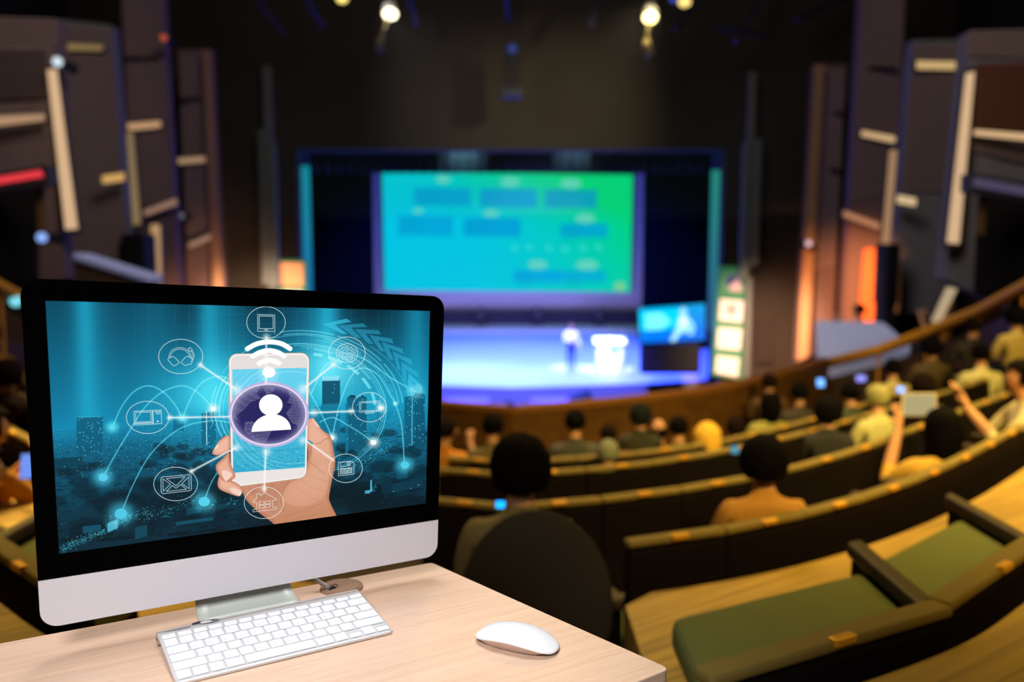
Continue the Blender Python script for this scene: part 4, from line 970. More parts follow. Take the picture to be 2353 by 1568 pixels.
    O([(592, 723), (631, 724), (631.5, 761.5), (592, 761.5)], 1.3); O([(595.5, 726.5), (627, 727), (627.5, 755.5), (595.5, 755.5)], 1.3)
    p.line([(608, 758.3), (611, 758.3)], 1.6, wh); p.line([(613, 758.3), (615, 758.3)], 1.6, wh)
    zl = lambda q: [(100+x/5.2275, 690+y/5.2267) for x, y in q]
    O(p.spline(zl([(1505, 695), (1510, 655), (1540, 605), (1590, 578), (1640, 570), (1690, 580), (1740, 612), (1768, 655), (1775, 695)]), 6), 1.1, False)
    O(p.spline(zl([(1522, 692), (1530, 652), (1565, 612), (1600, 594), (1640, 588), (1690, 600), (1730, 632), (1750, 665), (1752, 690)]), 6), 1.1, False)
    O(p.closed(zl([(1494, 715), (1510, 692), (1550, 678), (1575, 690), (1628, 745), (1615, 762), (1570, 787), (1545, 775)]), 4)); O(p.closed(zl([(1655, 745), (1700, 690), (1730, 676), (1772, 692), (1785, 730), (1770, 768), (1740, 770), (1705, 785), (1670, 765)]), 4))
    O(p.spline(zl([(1775, 738), (1800, 700), (1808, 660), (1797, 625), (1782, 606)]), 6), 1.0, False); O(p.spline(zl([(1785, 720), (1795, 670), (1785, 630), (1772, 612)]), 6), 1.0, False); O(zl([(1736, 582), (1760, 570), (1787, 596), (1772, 612), (1752, 612)]), 1.1)
    O(zl([(1085, 1335), (1305, 1325), (1312, 1470), (1090, 1480)]), 1.3); O(zl([(1105, 1350), (1288, 1342), (1292, 1457), (1110, 1465)]), 1.2); O(zl([(1090, 1484), (1312, 1474), (1312, 1490), (1092, 1500)]), 1.2)
    O(zl([(1312, 1324), (1412, 1320), (1420, 1480), (1320, 1488)]), 1.3); p.line(zl([(1335, 1343), (1400, 1340)]), 1.8, ln); p.line(zl([(1355, 1364), (1400, 1362)]), 2.0, (170, 215, 225)); p.ell(*zl([(1370, 1455)])[0], 2.2, 1.6, None, wh)
    ze = lambda q: [(100+x/4.6125, 950+y/4.6118) for x, y in q]
    O(ze([(1243, 690), (1260, 675), (1545, 650), (1562, 665), (1567, 800), (1550, 820), (1265, 852), (1247, 838)]), 1.3)
    O(ze([(1300, 692), (1500, 672), (1405, 768)])); O(ze([(1265, 695), (1345, 750), (1268, 828)])); O(ze([(1540, 672), (1542, 800), (1465, 745)])); O(ze([(1302, 828), (1365, 765), (1405, 795), (1450, 755), (1515, 805)]))
    zh = lambda q: [(480+x/7.128, 1000+y/7.127) for x, y in q]
    O(zh([(720, 1100), (720, 1085), (778, 1040), (778, 965), (838, 958), (840, 995), (908, 942), (1103, 1045), (1103, 1062), (1038, 1070), (1043, 1188), (1103, 1180), (1103, 1215), (720, 1260), (720, 1225), (778, 1215), (778, 1103)]), 1.1)
    for q in ([(822, 1095), (902, 1088), (904, 1132), (822, 1140)], [(920, 1085), (1000, 1077), (1002, 1122), (920, 1130)], [(822, 1155), (904, 1147), (904, 1195), (822, 1203)], [(920, 1143), (1002, 1135), (1002, 1180), (920, 1192)]): O(zh(q), 1.0)
    zg = lambda q: [(720+x/6.03, 700+y/6.03) for x, y in q]
    p.ell(797, 811.7, 24.8, 21.5, 1.2, ln)
    for q in ([(418, 612), (445, 575), (458, 575), (458, 618)], [(472, 575), (492, 575), (520, 612), (474, 618)], [(382, 610), (402, 582), (412, 586), (404, 606)], [(520, 584), (535, 594), (552, 608), (528, 606)], [(356, 622), (396, 628), (390, 668), (347, 668)], [(414, 632), (460, 635), (460, 668), (404, 668)], [(474, 635), (520, 632), (526, 668), (474, 668)], [(538, 628), (570, 620), (583, 662), (542, 668)],
              [(347, 684), (390, 684), (398, 724), (370, 732), (352, 710)], [(404, 684), (458, 684), (458, 722), (412, 724)], [(474, 684), (526, 684), (522, 720), (474, 722)], [(542, 684), (583, 682), (570, 724), (538, 730)], [(420, 732), (458, 734), (458, 778), (440, 772)], [(474, 734), (514, 730), (495, 772), (474, 778)], [(384, 742), (402, 740), (414, 768)], [(518, 765), (530, 742), (550, 738)]): O(zg(q), .8)
    zm = lambda q: [(720+x/5.6, 900+y/5.6) for x, y in q]
    O(zm([(592, 135), (855, 120), (858, 250), (592, 268)]), 1.1); O(zm([(610, 147), (835, 138), (838, 240), (610, 250)]), 1.1); O(zm([(668, 266), (778, 260), (780, 275), (670, 284)]), 1.1)
    O(zm([(318, 915), (490, 897), (522, 925), (520, 1062), (322, 1085)]), 1.2); O(zm([(348, 912), (472, 900), (474, 955), (350, 968)]), 1.1); O(zm([(434, 915), (456, 912), (458, 945), (436, 948)]), 1.0); O(zm([(343, 995), (495, 980), (496, 1045), (344, 1062)]), 1.1)
    for k in range(4): p.line(zm([(350, 1003+15*k), (490, 990+15*k)]), 1.1, ln)
    return p.image('desktop_picture')

def paint_slide():
    p = Painter(512, 256, [(878, 394), (1454, 394), (1454, 668), (878, 668)]); X_, Y_ = p.X, p.Y; p.aa = 1.2
    t = np.clip((X_-950)/500, 0, 1)**2.2*np.clip(1.15-(Y_-400)/420, 0, 1); t2 = np.clip(1-(Y_-400)/110, 0, 1)*.55
    t = np.clip(t+t2*np.clip((X_-860)/300, .35, 1), 0, 1)[..., None]
    p.img[:] = (np.array([0, 196, 226])*(1-t)+np.array([0, 212, 120])*t)/255
    for x0, y0, x1, y1, c in ((950, 430, 1082, 470, (0, 160, 205)), (1102, 430, 1234, 472, (0, 158, 205)), (1252, 430, 1372, 472, (0, 158, 190)), (912, 494, 1040, 540, (0, 164, 214)), (1064, 498, 1196, 540, (0, 158, 214)), (1288, 508, 1398, 540, (0, 165, 208)), (1180, 618, 1295, 646, (0, 165, 222)), (1296, 618, 1395, 644, (0, 172, 215))):
        p.poly([(x0, y0), (x1, y0), (x1, y1), (x0, y1)], c, .9)
        for k in range(4): p.line([(x0+8, y0+8+9*k), (x0+(x1-x0)*.42, y0+8+9*k)], 3, (0, 150, 185), .5)
    for x, y, rx, ry in ((1018, 410, 17, 9), (1172, 414, 22, 11), (1312, 416, 24, 11), (960, 483, 12, 6), (1128, 487, 18, 8), (1346, 496, 22, 11), (1236, 605, 22, 11), (1352, 605, 26, 12)):
        p.ell(x, y, rx, ry, None, (110, 212, 190), .85)
    for x, y in ((1183, 567), (1217, 564), (1262, 566), (1300, 568), (1342, 565), (1378, 563)): p.ell(x, y, 9, 5, None, (60, 220, 215), .8, rot=.4)
    p.ell(1430, 655, 14, 12, None, (130, 205, 140), .9)
    return p.image('slide_picture')
def paint_presenter():
    p = Painter(320, 176, [(1468, 702), (1622, 702), (1622, 786), (1468, 786)]); p.aa = .8
    t = np.clip((p.Y-702)/84, 0, 1)[..., None]; p.img[:] = (np.array([0, 150, 215])*(1-t)+np.array([0, 110, 225])*t)/255
    p.poly([(1468, 708), (1560, 708), (1566, 756), (1468, 756)], (0, 205, 240), .9); p.poly([(1482, 716), (1520, 716), (1542, 738), (1520, 756), (1482, 756)], (125, 240, 240), .9)
    p.poly([(1480, 772), (1560, 764), (1622, 756), (1622, 786), (1468, 786)], (0, 105, 225), .8)
    p.ell(1571, 718, 9, 11, None, (150, 215, 240)); p.poly(p.closed([(1560, 732), (1572, 726), (1584, 732), (1597, 752), (1594, 770), (1584, 772), (1578, 765), (1560, 772), (1552, 786), (1540, 784), (1548, 768), (1556, 752)]), (165, 228, 245))
    p.poly(p.closed([(1563, 734), (1574, 730), (1580, 744), (1568, 752)]), (225, 248, 252)); p.line([(1582, 742), (1592, 758), (1580, 768)], 4, (60, 150, 220), .8)
    return p.image('presenter_picture')
proj.data.materials.clear(); proj.data.materials.append(screen_mat('slide_display', paint_slide(), 1.0))
tv_disp.data.materials.clear(); tv_disp.data.materials.append(screen_mat('presenter_display', paint_presenter(), 1.35))
# ---------------------------------------------------------------- desk
YAW = R(31.0)
beech = wood_mat('pale_beech_top', (226, 188, 160), (234, 200, 174), (212, 170, 142), 0.42, 0, 4.6, -YAW)
bl_, br_, fr_ = onz(-30, 1484.6, ZD), onz(992, 1293, ZD), onz(1540, 1537, ZD)
fdir = (onz(1540, 1537, ZD)-onz(1465, 1567, ZD)).normalized()
fl_ = fr_-fdir*0.92
dc = (bl_+br_+fr_+fl_)/4
desk = thing('desk', 'pale beech desk carrying the computer, its corner at the lower right', 'desk', (dc.x, dc.y, 0.0))
def rounded(poly, rs_, n=5):
    out = []; m = len(poly)
    for i in range(m):
        p = Vector(poly[i]); a = (Vector(poly[i-1])-p); c = (Vector(poly[(i+1) % m])-p); r = rs_[i]
        a.normalize(); c.normalize()
        p0, p1 = p+a*r, p+c*r
        for k in range(n+1):
            t = k/n; out.append(tuple((1-t)**2*p0+2*t*(1-t)*p+t*t*p1))
    return out
pl2 = [(v.x-dc.x, v.y-dc.y) for v in (fl_, fr_, br_, bl_)]
MB().prism(rounded(pl2, [.01, .012, .008, .008]), ZD-0.042, ZD).obj('tabletop', beech, desk, bevel=0.003)
leg_m = wood_mat('pale_beech_leg', (214, 176, 140), (234, 202, 170), (190, 140, 104), 0.5, 2, 2.0)
for q in pl2:
    v = Vector((q[0], q[1], 0))*0.86
    MB().box(0.05, 0.05, ZD-0.042, (v.x, v.y, (ZD-0.042)/2), YAW, 0.004).obj('leg', leg_m, desk)
# ---------------------------------------------------------------- monitor
alu = mat('satin_aluminium', (206, 208, 204), 0.34, metal=0.9, noise=0.03, nscale=3)
chin_m = mat('matte_silver_chin', (220, 216, 222), 0.55, spec=0.25, noise=0.012, nscale=9)
glassb = mat('black_glass_border', (1, 1, 1), 0.5, spec=0.02)
o3 = onz(94, 1446.4, ZD+0.045)
exv = Vector((math.cos(YAW), math.sin(YAW), 0)); nv = Vector((-math.sin(YAW), math.cos(YAW), 0))
def onpanel(px, py, off=0.0):
    r = ray(px, py); t = ((o3+nv*off)-CAM).dot(nv)/r.dot(nv); return CAM+r*t
mroot_loc = o3+exv*0.277+nv*0.05; mroot_loc.z = ZD
mon = thing('desktop_computer', 'silver all-in-one computer with black-framed city-network display on the desk', 'computer', tuple(mroot_loc), YAW)
inv = Matrix.Rotation(-YAW, 4, 'Z') @ Matrix.Translation(-mroot_loc)
def loc_uz(px, py):
    v = inv @ onpanel(px, py); return v.x, v.z
VP = (inv @ o3).y                      # depth of the front face in the computer's own frame
W0, H0 = 0.56, 0.43
HO = homography([(0, H0), (W0, H0), (W0, 0), (0, 0)], [loc_uz(45, 638.8), loc_uz(1021.3, 681.7), loc_uz(1004.5, 1277.6), loc_uz(94, 1446.4)])
def M2(x, z, v): u, zz = happly(HO, x, z); return (u, v, zz)
chh = 0.0625
rad = 0.021
def arc(cx, cz, a0, a1, n=8): return [(cx+rad*math.cos(a0+(a1-a0)*k/n), cz+rad*math.sin(a0+(a1-a0)*k/n)) for k in range(n+1)]
outl = arc(rad, rad, PI, 1.5*PI)+arc(W0-rad, rad, 1.5*PI, 2*PI)+arc(W0-rad, H0-rad, 0, .5*PI)+arc(rad, H0-rad, .5*PI, PI)
def shell(polys, name, m, parent, smooth=False):
    vs = []; fs = []; n = len(polys[0])
    for pl_, v in polys: pass
def plate(name, pts, v0, v1, m, parent, bev=0):
    n = len(pts); vs = [M2(x, z, v0) for x, z in pts]+[M2(x, z, v1) for x, z in pts]
    fs = [tuple(range(n)), tuple(range(2*n-1, n-1, -1))]+[((i+1) % n, i, n+i, n+(i+1) % n) for i in range(n)]
    o = mesh(name, vs, fs, m, parent)
    bm = bmesh.new(); bm.from_mesh(o.data); bmesh.ops.recalc_face_normals(bm, faces=bm.faces); bm.to_mesh(o.data); bm.free()
    return o
low_ = arc(rad, rad, PI, 1.5*PI)+arc(W0-rad, rad, 1.5*PI, 2*PI)+[(W0, chh), (0, chh)]
up_ = [(0, chh), (W0, chh)]+arc(W0-rad, H0-rad, 0, .5*PI)+arc(rad, H0-rad, .5*PI, PI)
plate('chin', low_, VP, VP+0.006, chin_m, mon)
plate('bezel', up_, VP, VP+0.006, glassb, mon)
# rear shell: bulging towards the middle
vs = []; fs = []; n = len(outl); lev = ((1.0, 0.006), (0.985, 0.010), (0.80, 0.026), (0.45, 0.036), (0.1, 0.040))
for s, dv in lev:
    for x, z in outl: vs.append(M2(W0/2+(x-W0/2)*s, H0*0.48+(z-H0*0.48)*s, VP+dv))
for k in range(len(lev)-1):
    for i in range(n): fs.append((k*n+(i+1) % n, k*n+i, (k+1)*n+i, (k+1)*n+(i+1) % n))
fs.append(tuple((len(lev)-1)*n+i for i in range(n))[::-1])
mesh('rear_shell', vs, fs, alu, mon, smooth=True)
# display
HS = homography([(0, 1), (1, 1), (1, 0), (0, 0)], [loc_uz(104.4, 691.4), loc_uz(987.5, 715.1), loc_uz(978, 1157), loc_uz(135.8, 1273.1)])
nx, ny = 32, 20
vs = []
for j in range(ny+1):
    for i in range(nx+1):
        u, z = happly(HS, i/nx, j/ny); vs.append((u, VP-0.0006, z))
fs = [(j*(nx+1)+i, j*(nx+1)+i+1, (j+1)*(nx+1)+i+1, (j+1)*(nx+1)+i) for j in range(ny) for i in range(nx)]
disp = mesh('display', vs, fs, screen_mat('desktop_display', paint_desktop(), 1.0), mon)
tag(disp, 'lit display: a phone held in a hand over a blue night city, with ringed icons')
uvl = disp.data.uv_layers.new(name='uv')
for l in disp.data.loops:
    vi = l.vertex_index; uvl.data[l.index].uv = ((vi % (nx+1))/nx, (vi//(nx+1))/ny)
# keyboard frame first, the stand ends behind it
kq = [onz(357.4, 1446.5, ZD+.020), onz(812, 1355, ZD+.020), onz(909.2, 1445, ZD+.006), onz(411, 1569, ZD+.006)]
kc = sum(kq, Vector())/4
ka = R(31.2)
# stand: one bent strip
neck_l = inv @ onz(441, 1428, ZD); neck_r = inv @ onz(668, 1384, ZD)
kback = (inv @ ((kq[0]+kq[1])/2)).y
x0, x1 = neck_l.x+0.004, neck_r.x-0.004
prof = [(VP+0.034, 0.20), (VP+0.036, 0.10), (VP+0.035, 0.060), (VP+0.031, 0.040), (VP+0.022, 0.022), (VP+0.006, 0.010), (VP-0.012, 0.0045), (kback+0.016, 0.0035)]
vs = []; fs = []; m_ = len(prof)
P_ = np.array(prof); T_ = np.gradient(P_, axis=0); T_ /= np.linalg.norm(T_, axis=1)[:, None]; Nn = np.stack([-T_[:, 1], T_[:, 0]], 1)
nxs = 9
for side in (0, 1):
    for k in range(m_):
        q = P_[k]+(Nn[k]*-0.004 if side else 0)
        q[1] = max(q[1], 0.0004)
        fl = max(0, 0.035-prof[k][1])*0.25
        for i in range(nxs): vs.append((x0-fl*0.2+(x1-x0+fl*1.2)*i/(nxs-1), q[0], q[1]))
for k in range(m_-1):
    for i in range(nxs-1):
        a = k*nxs+i; fs.append((a, a+1, a+nxs+1, a+nxs)); b0 = m_*nxs+a; fs.append((b0+1, b0, b0+nxs, b0+nxs+1))
    for i in (0, nxs-1):
        a = k*nxs+i; b0 = m_*nxs+a; fs.append((a, a+nxs, b0+nxs, b0))
for k in (0, m_-1):
    for i in range(nxs-1): a = k*nxs+i; fs.append((a, a+1, m_*nxs+a+1, m_*nxs+a))
stand = mesh('stand', vs, fs, mat('brushed_stand', (222, 226, 214), 0.4, metal=0.2, noise=0.05, nscale=4), mon, smooth=True)
# ---------------------------------------------------------------- cable and grommet
g = onz(785, 1352.5, ZD)
gr = thing('cable_grommet', 'round brown cable grommet set in the desk behind the keyboard', 'grommet', tuple(g), YAW)
brown = mat('brown_plastic', (150, 116, 98), 0.5); brd = mat('dark_brown_plastic', (84, 60, 50), 0.6)
GR = 0.0335
ring = MB(); 
for r0, r1, z0, z1 in ((GR, GR*0.96, 0.0002, 0.0035),): ring.cyl(r0, r1, (0, 0, z0), (0, 0, z1), 40)
ring.obj('flange', brown, gr)
MB().cyl(GR*0.84, GR*0.82, (0, 0, 0.003), (0, 0, 0.0048), 40).obj('cap', mat('brown_cap', (160, 126, 106), 0.5), gr)
hole = gr.matrix_world
ginv = Matrix.Rotation(-YAW, 4, 'Z') @ Matrix.Translation(-g)
hp = ginv @ onz(762, 1352, ZD+.005)
MB().box(0.014, 0.010, 0.0008, (hp.x, hp.y, 0.0050), 0.3, 0.0002).obj('slot', mat('slot_black', (14, 10, 10), 0.9), gr)
MB().box(0.016, 0.0018, 0.0008, (hp.x+0.004, hp.y+0.011, 0.0050), 0.2).box(0.0018, 0.008, 0.0008, (hp.x+0.011, hp.y+0.007, 0.0050), 0.2).obj('latch', brd, gr)
hw = onz(757, 1353, ZD+.005); a_ = onpanel(722, 1320, 0.048); a_.z = ZD+0.09
t = thing('power_cable', 'pale grey cable running from behind the monitor into the brown grommet', 'cable', tuple(hw))
up = onpanel(724, 1330, 0.05)-hw
MB().tube([up+Vector((-0.004, 0.004, 0.05)), up, up*0.6+Vector((0, 0, -0.001)), up*0.3, Vector((0, 0, 0.0005))], 0.0033, 12).obj('cord', mat('pale_cord', (206, 200, 192), 0.5), t, smooth=True)
# ---------------------------------------------------------------- keyboard
kw, kd = 0.282, 0.1355
tilt = math.atan2(0.0135, kd)
kb = thing('keyboard', 'slim silver keyboard with white keys lying before the monitor', 'keyboard', (kc.x, kc.y, ZD), ka)
Kt = Matrix.Translation((0, 0, 0.0115)) @ Matrix.Rotation(tilt, 4, 'X')
def kp(x, y, z): return Kt @ Vector((x, y, z))
pl4 = rounded([(-kw/2, -kd/2), (kw/2, -kd/2), (kw/2, kd/2), (-kw/2, kd/2)], [.006, .006, .002, .002])
b = MB().prism(pl4, -0.004, 0.0); bmesh.ops.transform(b.bm, matrix=Kt, verts=b.bm.verts)
b.obj('frame', mat('keyboard_aluminium', (222, 220, 220), 0.4, metal=0.35), kb, bevel=0.0008)
tb0, tb1 = kp(-kw/2-0.0005, kd/2-0.006, -0.0085), kp(kw/2+0.0005, kd/2-0.006, -0.0085)
MB().cyl(0.0088, 0.0088, tb0, tb1, 24).obj('battery_tube', mat('tube_aluminium', (196, 184, 172), 0.4, metal=0.5), kb)
MB().box(0.0006, 0.008, 0.0014, tuple(tb0+Vector((-0.0003, 0, 0)))).obj('cap_slot', brd, kb)
for x in (-kw/2+.012, kw/2-.012): 
    q = kp(x, -kd/2+.008, -0.0052); MB().cyl(0.004, 0.004, (q.x, q.y, 0.0001), (q.x, q.y, q.z+.002), 12).obj('foot', spk, kb)
keym = mat('white_key', (250, 250, 253), 0.4, spec=0.3); leg_c = mat('grey_legend', (172, 174, 188), 0.7)
FONT = bpy.data.curves.new('legend_probe', 'FONT')
_tc = {}
def text_mesh(s, size):
    k = (s, size)
    if k not in _tc:
        c = bpy.data.curves.new('legend', 'FONT'); c.body = s; c.size = size; c.align_x = 'CENTER'; c.align_y = 'CENTER'; c.resolution_u = 2
        o = bpy.data.objects.new('legend', c); COL.objects.link(o); dg = bpy.context.evaluated_depsgraph_get()
        me = bpy.data.meshes.new_from_object(o.evaluated_get(dg)); COL.objects.unlink(o); bpy.data.objects.remove(o); bpy.data.curves.remove(c)
        me.materials.clear(); me.materials.append(leg_c); me.name = 'legend'; _tc[k] = me
    return _tc[k]
_kc = {}
def key(x0, y0, wk, hk, legs):
    k = (round(wk, 4), round(hk, 4))
    if k not in _kc:
        bb = MB().box(wk, hk, 0.0024, (0, 0, 0.0012), bevel=0.0009, seg=2); me = bpy.data.meshes.new('key'); bb.bm.to_mesh(me); bb.bm.free(); me.materials.append(keym); _kc[k] = me
    o = bpy.data.objects.new('key', _kc[k]); link(o, kb)
    o.matrix_local = Kt @ Matrix.Translation((x0+wk/2, y0-hk/2, 0.0002))
    for s, fx, fy, sz in legs:
        tx = bpy.data.objects.new('legend', text_mesh(s, sz)); link(tx, o)
        tx.location = (fx*wk, fy*hk, 0.00252)
    return o
U = 0.01895; gap = 0.0030; top_y = kd/2-0.0188; rowh = [0.0098]+[0.0172]*4+[0.0178]; xl = -kw/2+0.0032
rows_y = []; yy = top_y
for h in rowh: rows_y.append(yy); yy -= h+0.0030
S1, S2 = 0.0042, 0.0033
fx = 0.255/13.0
wf_ = (kw-0.0064-13*gap)/14
icons = ['esc', 'F1', 'F2', 'F3', 'F4', 'F5', 'F6', 'F7', 'F8', 'F9', 'F10', 'F11', 'F12', '\u23cf']
tot = kw-0.0064
for i in range(14):
    s = icons[i]
    if i == 13: lg = [('^', 0, -.1, .004)]
    elif i == 0: lg = [('esc', 0, 0, .0036)]
    else: lg = [(s, .32, -.12, .0024), ({1: '*', 2: '*', 3: '=', 4: 'o', 7: '<<', 8: '>II', 9: '>>', 10: '<', 11: '<)', 12: '<))'}.get(i, ''), -.05, .05, .0030)]
    key(xl+i*(wf_+gap), rows_y[0], wf_, rowh[0], [q for q in lg if q[0]])
def row(r, items):
    un = sum(w_ for w_, _ in items); n = len(items); u = (tot-(n-1)*gap)/un; x = xl
    for w_, lg in items:
        key(x, rows_y[r], u*w_, rowh[r], lg); x += u*w_+gap
th = {'Q': 'ๆ', 'W': 'ไ', 'R': 'พ', 'T': 'ะ', 'I': 'ร', 'O': 'น', 'P': 'ย', 'A': 'ฟ', 'S': 'ห', 'D': 'ก', 'F': 'ด', 'G': 'เ', 'K': 'า', 'L': 'ส', 'Z': 'ผ', 'X': 'ป', 'C': 'แ', 'V': 'อ', 'M': 'ท'}
def lt(c): return (1.0, [(c, -.18, -.22, .0058)]+([(th[c], .26, -.18, .0040)] if c in th else []))
def two(a, c, t=None): return (1.0, [(a, -.2, .24, .0040), (c, -.2, -.22, .0048)]+([(t, .26, -.2, .0038)] if t else []))
row(1, [two('~', '`'), two('!', '1'), two('@', '2', '/'), two('#', '3', '-'), two('$', '4', 'ภ'), two('%', '5', 'ถ'), two('^', '6'), two('&', '7'), two('*', '8', 'ค'), two('(', '9', 'ต'), two(')', '0', 'จ'), two('_', '-', 'ข'), two('+', '=', 'ช'), (1.55, [('delete', .2, -.25, .0034)])])
row(2, [(1.55, [('tab', -.28, -.25, .0038)])]+[lt(c) for c in 'QWERTYUIOP']+[two('{', '[', 'บ'), two('}', ']', 'ล'), two('|', '\\')])
row(3, [(1.85, [('caps lock', -.16, -.25, .0036)])]+[lt(c) for c in 'ASDFGHJKL']+[two(':', ';', 'ว'), two('"', "'", 'ง'), (1.85, [('return', .25, -.25, .0034)])])
row(4, [(2.4, [('shift', -.33, -.25, .0038)])]+[lt(c) for c in 'ZXCVBNM']+[two('<', ',', 'ม'), two('>', '.', 'ใ'), two('?', '/', 'ฝ'), (2.4, [('shift', .36, -.25, .0034)])])
# bottom row with the arrow cluster
u = (tot-9*gap)/ (1+1+1+1.28+5.35+1.28+1+3); x = xl
for w_, lg in ((1, [('fn', -.2, -.3, .0038)]), (1, [('control', -.02, -.3, .0034)]), (1, [('option', 0, -.3, .0034)]), (1.28, [('command', .12, -.3, .0034), ('\u2318', .28, .28, .0046)]), (5.35, []), (1.28, [('command', -.05, -.3, .0034), ('\u2318', -.28, .28, .0046)]), (1, [('option', 0, -.3, .0032)])):
    key(x, rows_y[5], u*w_, rowh[5], lg); x += u*w_+gap
hh = (rowh[5]-0.0012)/2
key(x, rows_y[5]-hh-0.0012, u, hh, [('<', 0, 0, .003)])
key(x+u+gap, rows_y[5], u, hh, [('^', 0, -.1, .003)]); key(x+u+gap, rows_y[5]-hh-0.0012, u, hh, [('v', 0, 0, .0028)])
key(x+2*(u+gap), rows_y[5]-hh-0.0012, u, hh, [('>', 0, 0, .003)])
# dark oval marks on the back strip at the left
kinv = Matrix.Rotation(-ka, 4, 'Z') @ Matrix.Translation(-Vector((kc.x, kc.y, ZD)))
def kmark(px, py): return kinv @ onz(px, py, ZD+0.0195)
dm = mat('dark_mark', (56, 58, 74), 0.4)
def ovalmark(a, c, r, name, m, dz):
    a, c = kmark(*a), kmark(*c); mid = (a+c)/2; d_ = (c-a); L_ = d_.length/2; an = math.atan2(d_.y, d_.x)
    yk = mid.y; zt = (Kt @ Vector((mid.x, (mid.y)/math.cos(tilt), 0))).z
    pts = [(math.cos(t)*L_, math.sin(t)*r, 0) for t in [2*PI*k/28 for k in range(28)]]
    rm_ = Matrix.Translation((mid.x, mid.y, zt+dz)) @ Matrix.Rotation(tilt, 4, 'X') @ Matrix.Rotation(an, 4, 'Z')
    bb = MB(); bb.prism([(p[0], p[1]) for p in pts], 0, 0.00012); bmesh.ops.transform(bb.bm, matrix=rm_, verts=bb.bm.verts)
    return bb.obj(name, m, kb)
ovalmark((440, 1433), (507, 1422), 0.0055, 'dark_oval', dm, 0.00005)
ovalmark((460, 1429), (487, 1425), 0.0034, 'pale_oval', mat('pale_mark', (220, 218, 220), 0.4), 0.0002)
ovalmark((370, 1451), (438, 1438), 0.0022, 'dark_sliver', mat('grey_mark', (118, 108, 104), 0.4), 0.00005)
# ---------------------------------------------------------------- mouse
ma, mb_ = onz(1093, 1455, ZD+.007), onz(1286, 1494, ZD+.006)
mc = (ma+mb_)/2; ml = Vector((mb_.x-ma.x, mb_.y-ma.y, 0)); Lm = ml.length*0.97; mang = math.atan2(ml.y, ml.x)-R(3)
ms = thing('computer_mouse', 'smooth white mouse on the desk to the right of the keyboard', 'mouse', (mc.x, mc.y+0.002, ZD), mang)
Wm = 0.063
def outline(t):                         # superellipse footprint
    c, s = math.cos(t), math.sin(t); e = 2/2.5
    return math.copysign(abs(c)**e, c)*Lm/2, math.copysign(abs(s)**e, s)*Wm/2
def hz_(x): return 0.0075+0.0155*(1-(abs(x+0.004)/(Lm/2*1.06))**2.2)
def rim(x): return 0.0046+0.0108*max(0, 1-(x/(Lm/2))**2)
nr, nt = 10, 56; vs = []; fs = []
for i in range(nr+1):
    f = i/nr
    for k in range(nt):
        x, y = outline(2*PI*k/nt); ff = math.sin(f*PI/2)
        X2, Y2 = x*ff, y*ff; zr = rim(x); zt = hz_(X2)-0.0045*(Y2/(Wm/2))**2
        z = zt*(1-f**6)+zr*f**6 if f < 1 else zr
        z = max(z, zr)
        vs.append((X2, Y2, z))
for i in range(nr):
    for k in range(nt): fs.append((i*nt+k, i*nt+(k+1) % nt, (i+1)*nt+(k+1) % nt, (i+1)*nt+k) if i else (i*nt+k, i*nt+(k+1) % nt, (i+1)*nt+(k+1) % nt, (i+1)*nt+k))
base = len(vs)
for k in range(nt):
    x, y = outline(2*PI*k/nt); vs.append((x*0.985, y*0.975, rim(x)-0.0009))
for k in range(nt): fs.append((nr*nt+k, nr*nt+(k+1) % nt, base+(k+1) % nt, base+k))
mesh('shell', vs, fs, mat('gloss_white', (250, 250, 252), 0.22, spec=0.45), ms, smooth=True)
vs = []; fs = []
for f, sx, sy in ((0, .975, .965), (1, .93, .86), (2, .88, .70), (3, .86, .60)):
    for k in range(nt):
        x, y = outline(2*PI*k/nt); zr = rim(x)-0.0010
        lo = 0.0012+0.0045*max(0, abs(x)/(Lm/2)-0.72)/0.28
        z = [zr, zr*0.55+lo*0.45, lo+0.0004, lo][f]; vs.append((x*sx, y*sy, max(z, lo)))
for f in range(3):
    for k in range(nt): fs.append((f*nt+(k+1) % nt, f*nt+k, (f+1)*nt+k, (f+1)*nt+(k+1) % nt))
fs.append(tuple(range(4*nt-1, 3*nt-1, -1)))
mesh('base', vs, fs, mat('mouse_aluminium', (216, 196, 188), 0.4, metal=0.4), ms, smooth=True)
for s in (-1, 1): MB().box(Lm*0.62, 0.003, 0.0012, (0, s*0.014, 0.0007), bevel=0.0004).obj('glide_strip', spk, ms)
